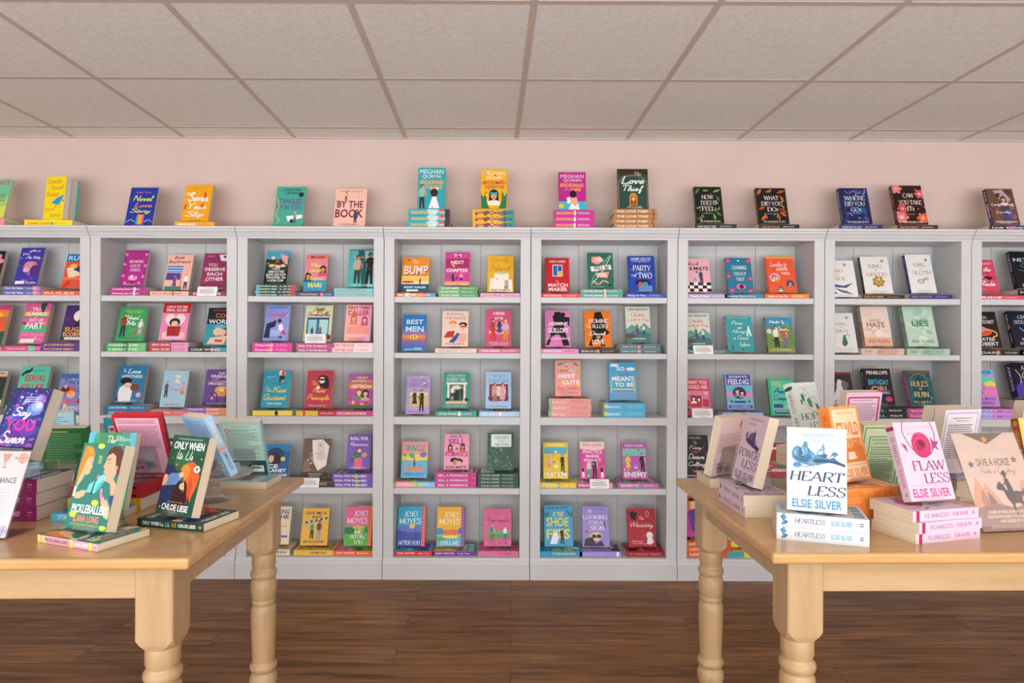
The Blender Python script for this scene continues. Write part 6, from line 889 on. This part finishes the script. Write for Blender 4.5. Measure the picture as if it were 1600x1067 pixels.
# the paddle book
KW, KH, KT = .130, .198, .0178
PICK = ('p e8842a 6 4 16 3 26 6 33 13 32 20 28 17 18 16 14 26 10 40 4 46 2 30|p f0983a 12 6 24 7 30 14 22 12 14 14|p f2b088 22 15 31 17 33 22 31 25 34 28 31 31 31 35 25 38 20 37 16 44 8 52 4 50 10 36 14 26 18 18|s d8663a 1 27 33 31 33|s 7a3a20 1 27 22 31 22.5|p f4ece4 2 52 8 52 6 64 2 64|p f2b088 6 60 22 56 32 56 30 62 18 66 8 66'
        '|p 5a342c 62 14 66 6 76 2 90 2 100 8 100 40 94 30 88 22 84 12 74 10 66 14|p f0a888 66 13 76 10 85 14 88 24 94 32 90 40 100 46 100 62 92 58 86 46 78 44 70 43 67 38 68 35 63 33 65 29 60 27 63 22|s 3a2420 1.6 66 19 74 17|s 7a3a2a 1 66 36 72 36|s 3a2420 1 69 22 74 22|e 91 27 4 4 e89a7a|p 3a3a80 90 60 100 58 100 70 94 68'
        '|p 6ac8c4 32 58 36 48 48 44 50 50 44 58|p 7ad8d8 48 57 50 46 58 38 66 35 71 38 70 44 62 52 52 59|p 4ab4bc 50 56 60 46 70 40 68 46 58 54|p 1c2424 47 46 50 45 47 60 44 60|p e08ac0 50 40 54 36 58 40 54 43|p e08ac0 66 52 70 52 72 57 66 57|p d878b0 66 58 72 57 84 68 90 80 84 82 76 72|p f2b088 74 66 86 64 96 72 100 80 98 86 88 84 80 78|p f2b088 72 62 80 62 78 68'
        '|e 44 3 8 4.8 e4e04a|e 60 69 8.5 5.2 e4e04a|e 14 84 8.5 5.4 e4e04a|e 91 96 8 4 e4e04a|s b8c43a .8 56 67 60 69 60 73|s b8c43a .8 10 82 14 84 14 88|t 45 14 52 24 d8dc5a b ITS ON|t 8 72 94 82 f8f8f4 b PICKLEBALLERS|t 18 84 78 92 ee8a72 b ILANA LONG|z 12 93.5 82 97 2 a8c44a')
book_meshes('pickle', KW, KH, KT, '2f7a70', PICK, 'efa6bc', 't 13 26 52 72 2a4a48 b PICKLEBALLERS|t 62 30 84 70 f8ecf0 b ILANA LONG|e 3 40 1.9 13 e4e04a|e 11 46 1.9 13 e4e04a|e 57 50 2.4 16 e4e04a|e 88 52 2.2 15 e4e04a|r 93 40 97 48 c68|r 93 56 97 64 c68', '2f7a70', 'z 10 10 90 80 22 cde')
flat('pickle', -1.0065, 1.450, TZ, -20.7, 'pink-spined copy lying under the green paddle paperback')
book_meshes('pickle_thick', KW, KH, .0300, '2f7a70', PICK, 'efa6bc', ('PICKLEBALLERS', '2a4a48', '', ''), '2f7a70', '')
up('pickle_thick', -.982, 1.513, TZ + KT, -18.5, 15, 'green paperback with two faces and paddles standing on a pink-spined copy', foot=.055)
# red book, turned, on a red and yellow pile
book_meshes('yellowbook', .150, .20, .034, 'e8bc2a', 'k 6 12 331 f0d04a e8a82a', 'e8b820', ('', '3a6a9a', '', ''), 'e8bc2a', '', pages='white')
flat('yellowbook', -1.118, 1.757, TZ, 0.5, 'yellow book lying lowest under the two red-edged books')
book_meshes('redbook', .130, .198, .0215, 'c03a48', 'k 6 10 333 d84a5a e88a9a|t 10 40 90 60 fff C Love', 'c8303e', ('', 'fff', '', '', 's 2a1c1c 3 10 30 40 34 70 28|s 2a1c1c 3 30 70 60 66 90 72'), 'c41c30', 'r 5 4 95 97 eab2c8|z 9 8 90 14 4 7a3a4a|z 9 17 90 56 15 b86a86|r 16 20 22 22 e8c070|r 46 62 66 76 d0d4ec|r 46 78 66 88 8ab0c8|r 4 86 40 90 c41c30|r 10 88 34 95 f0e8e8|z 12 89 32 94 1 222', pages='red')
for i in range(2): flat('redbook', -1.112, 1.760 + .003 * i, TZ + .0345 + i * .0218, 1 - 2 * i, ('lower' if i == 0 else 'upper') + ' red-edged copy lying under the pink and red blurb')
up('redbook', -1.040, 1.845, TZ + .0785, 183, 25, 'red book turned to show its pink blurb framed in red', foot=.09)
book_meshes('tealback', .134, .200, .028, '2a8a9a', '', '2a8090', '', '3a9aae', 'r 8 14 92 92 d2d8d6|z 12 18 88 84 16 8a9a9a|v 16 20 6 c8303a|z 20 4 80 8 1 2a6a7a', pages='cream')
flat('tealback', -1.17, 2.19, TZ, 183, 'teal copy lying under the turned teal book')
up('tealback', -1.232, 2.085, TZ + .028, 188, 16, 'teal book turned to show its grey blurb behind the red book', foot=.05)
# the football romance
OW, OH, OT = .130, .198, .0205
ONLY = ('p 2f6a44 18 22 70 22 60 40 22 46|k 5 9 341 24553f 1c4636|p 223056 0 40 20 38 34 48 46 58 44 74 34 90 0 94|p 6a8cc0 2 56 20 49 42 48 50 54 46 62 24 64 4 66|s 3a4a86 1.2 4 70 22 74 38 72|s 3a4a86 1.2 2 78 20 82 34 82|p f2b088 0 52 8 51 13 56 11 63 4 66 0 66|p e2602c 50 40 58 34 72 32 88 38 97 50 94 64 88 74 84 86 74 84 66 74 58 66|p c84a22 74 50 84 62 80 80 74 84 70 66'
        '|p d88a3a 42 44 48 37 60 36 68 43 66 52 58 57 55 50 49 46|e 47.5 50 7 5.6 f2b890|s 7a3a2a .8 43 49 46 50|p 3a1c1c 40 62 45 57 50 58 50 66 58 72 70 70 78 80 70 95 60 87 50 91 42 94 33 82 34 71|e 57 64 8.5 6.6 f2b890|s 7a3a2a .8 54 63 58 64|p 3a1c1c 58 56 68 60 72 70 66 76 63 66'
        '|e 86 41 9 6.6 f4f4f2|p 222 83.5 40 86 38 88.5 40 87.5 43 84.5 43|p 222 78 38 79.5 36.5 81 38 79 40|p 222 91 37 93.5 38 94.5 41 92 40|p 222 80 44.5 82 45 83 47 80.5 46.5|p 222 89 46 91.5 44.5 92.5 45 90.5 47|p 2a3a30 76 88 81 74 86 86|e 28 38 2.4 1.8 f0942a|e 92 28 2.4 1.8 f0942a|e 44 93 2.4 1.8 f0942a|e 8 92 2.4 1.8 f0942a|e 12 30 1.4 1 f0942a')
book_meshes('only', OW, OH, OT, '21503f', ONLY + '|t 8 8 92 18 f8f8f4 b ONLY WHEN|t 22 19 68 31 f8f8f4 c Its Us|z 16 3.5 84 6 2 b8ccc0|z 26 84 70 85.5 1 d0b080|t 14 87 86 95 f8f8f4 b CHLOE LIESE|z 20 97 80 98.5 1 8ab0a0', '1a4238', 't 8 24 34 72 f4f4f0 b ONLY WHEN|t 35 22 49 76 f4f4f0 c Its Us|r 53 24 59 76 b8862a|r 55 24 57 76 1a4238|t 62 28 88 70 f8f8f4 b CHLOE LIESE|r 92 34 97 66 9a8a4a', '21503f', 'z 10 10 90 80 22 cde', pages='cream')
flat('only', -.8475, 1.589, TZ, -14.6, 'dark green copy lying under the football couple paperback')
book_meshes('only_thick', OW, OH, .027, '21503f', ONLY + '|t 8 8 92 18 f8f8f4 b ONLY WHEN|t 22 19 68 31 f8f8f4 c Its Us|z 16 3.5 84 6 2 b8ccc0|z 26 84 70 85.5 1 d0b080|t 14 87 86 95 f8f8f4 b CHLOE LIESE|z 20 97 80 98.5 1 8ab0a0', '1a4238', ('ONLY WHEN', 'fff', '', ''), '21503f', '')
up('only_thick', -.838, 1.628, TZ + OT, -24.5, 16, 'dark green paperback with a football couple standing on its copy', foot=.055)
# glass cake stand with the light blue book
g = MB(); cx, cy = -.872, 1.878
prof = [(.040, .0), (.0425, .002), (.042, .006), (.033, .013), (.022, .020), (.0165, .030), (.0150, .045), (.016, .058), (.022, .066), (.035, .071), (.100, .077), (.106, .084), (.108, .084), (.1075, .080), (.100, .0725)]
prof = [(.001, .0)] + [(.040, .0), (.0425, .002), (.042, .006), (.033, .013), (.022, .020), (.0165, .030), (.0150, .045), (.016, .058), (.022, .066), (.035, .070), (.096, .073), (.104, .077), (.107, .083), (.105, .084), (.101, .079), (.094, .0765), (.001, .0765)]
g.lathe(prof[:8], M_GLASS, 64, 0, 0, .02, 32); o = g
e = empty('cake_stand', Matrix.Translation((cx, cy, TZ)))
g.obj('foot', e); g2 = MB(); g2.lathe(prof[7:], M_GLASS, 64, 0, 0, .006, 32); g2.obj('plate', e)
tag(e, 'clear pressed glass cake stand under the light blue book', 'cake stand')
book_meshes('bluebook', .128, .190, .024, '9cc8ee', 'k 8 6 351 b8d8f4', 'a8d0f0', 't 8 24 46 74 e8f4fc b OVERPROMISED|e 54 50 2.6 20 f0a090|t 60 24 92 74 3a6aa0 b JASMINE GUILLORY', '9ccaf0', 'z 10 6 80 42 14 5a8ab4|z 10 46 90 62 6 6a9ac4|r 40 76 90 92 d8e4ec|z 44 79 86 90 2 456', pages='cream')
up('bluebook', -.850, 1.862, TZ + .0768, 143, 25, 'light blue book turned aslant on the glass cake stand', foot=.035, hh=.06)
# aqua book at the far corner
book_meshes('aqua', .131, .200, .0215, 'a8d0c8', 'k 4 8 361 8cc0b8|s d8402a 6 10 30 40 50 30 70|s d8402a 5 50 20 70 50 60 80|r 0 0 100 14 7ab4ac', '8cc4bc', ('', 'fff', '', ''), 'a4cfc6', 'r 0 72 100 100 1c4a52|r 6 6 94 72 b9dbd4|z 28 8 74 11 1 d8563a|e 16 16 6 5 d8563a|e 16 16 3.2 2.8 b9dbd4|z 22 14 92 19 2 4a6a68|z 12 20 92 70 19 5a7a78|r 62 82 92 94 f0f0ec|z 64 84 90 93 1 222|r 8 76 34 96 dfe6f2|z 60 97 94 98.5 1 bcd', pages='cream')
flat('aqua', -.875, 2.155, TZ, 180, 'aqua copy lying at the far corner under the turned aqua book')
up('aqua', -.872, 2.12, TZ + .0215, 182, 23, 'aqua book turned to show its blurb at the far table corner', foot=.075)
for l, ns in LABELS.items():
    if len(ns) > 1: print('SAME LABEL', l, ns)
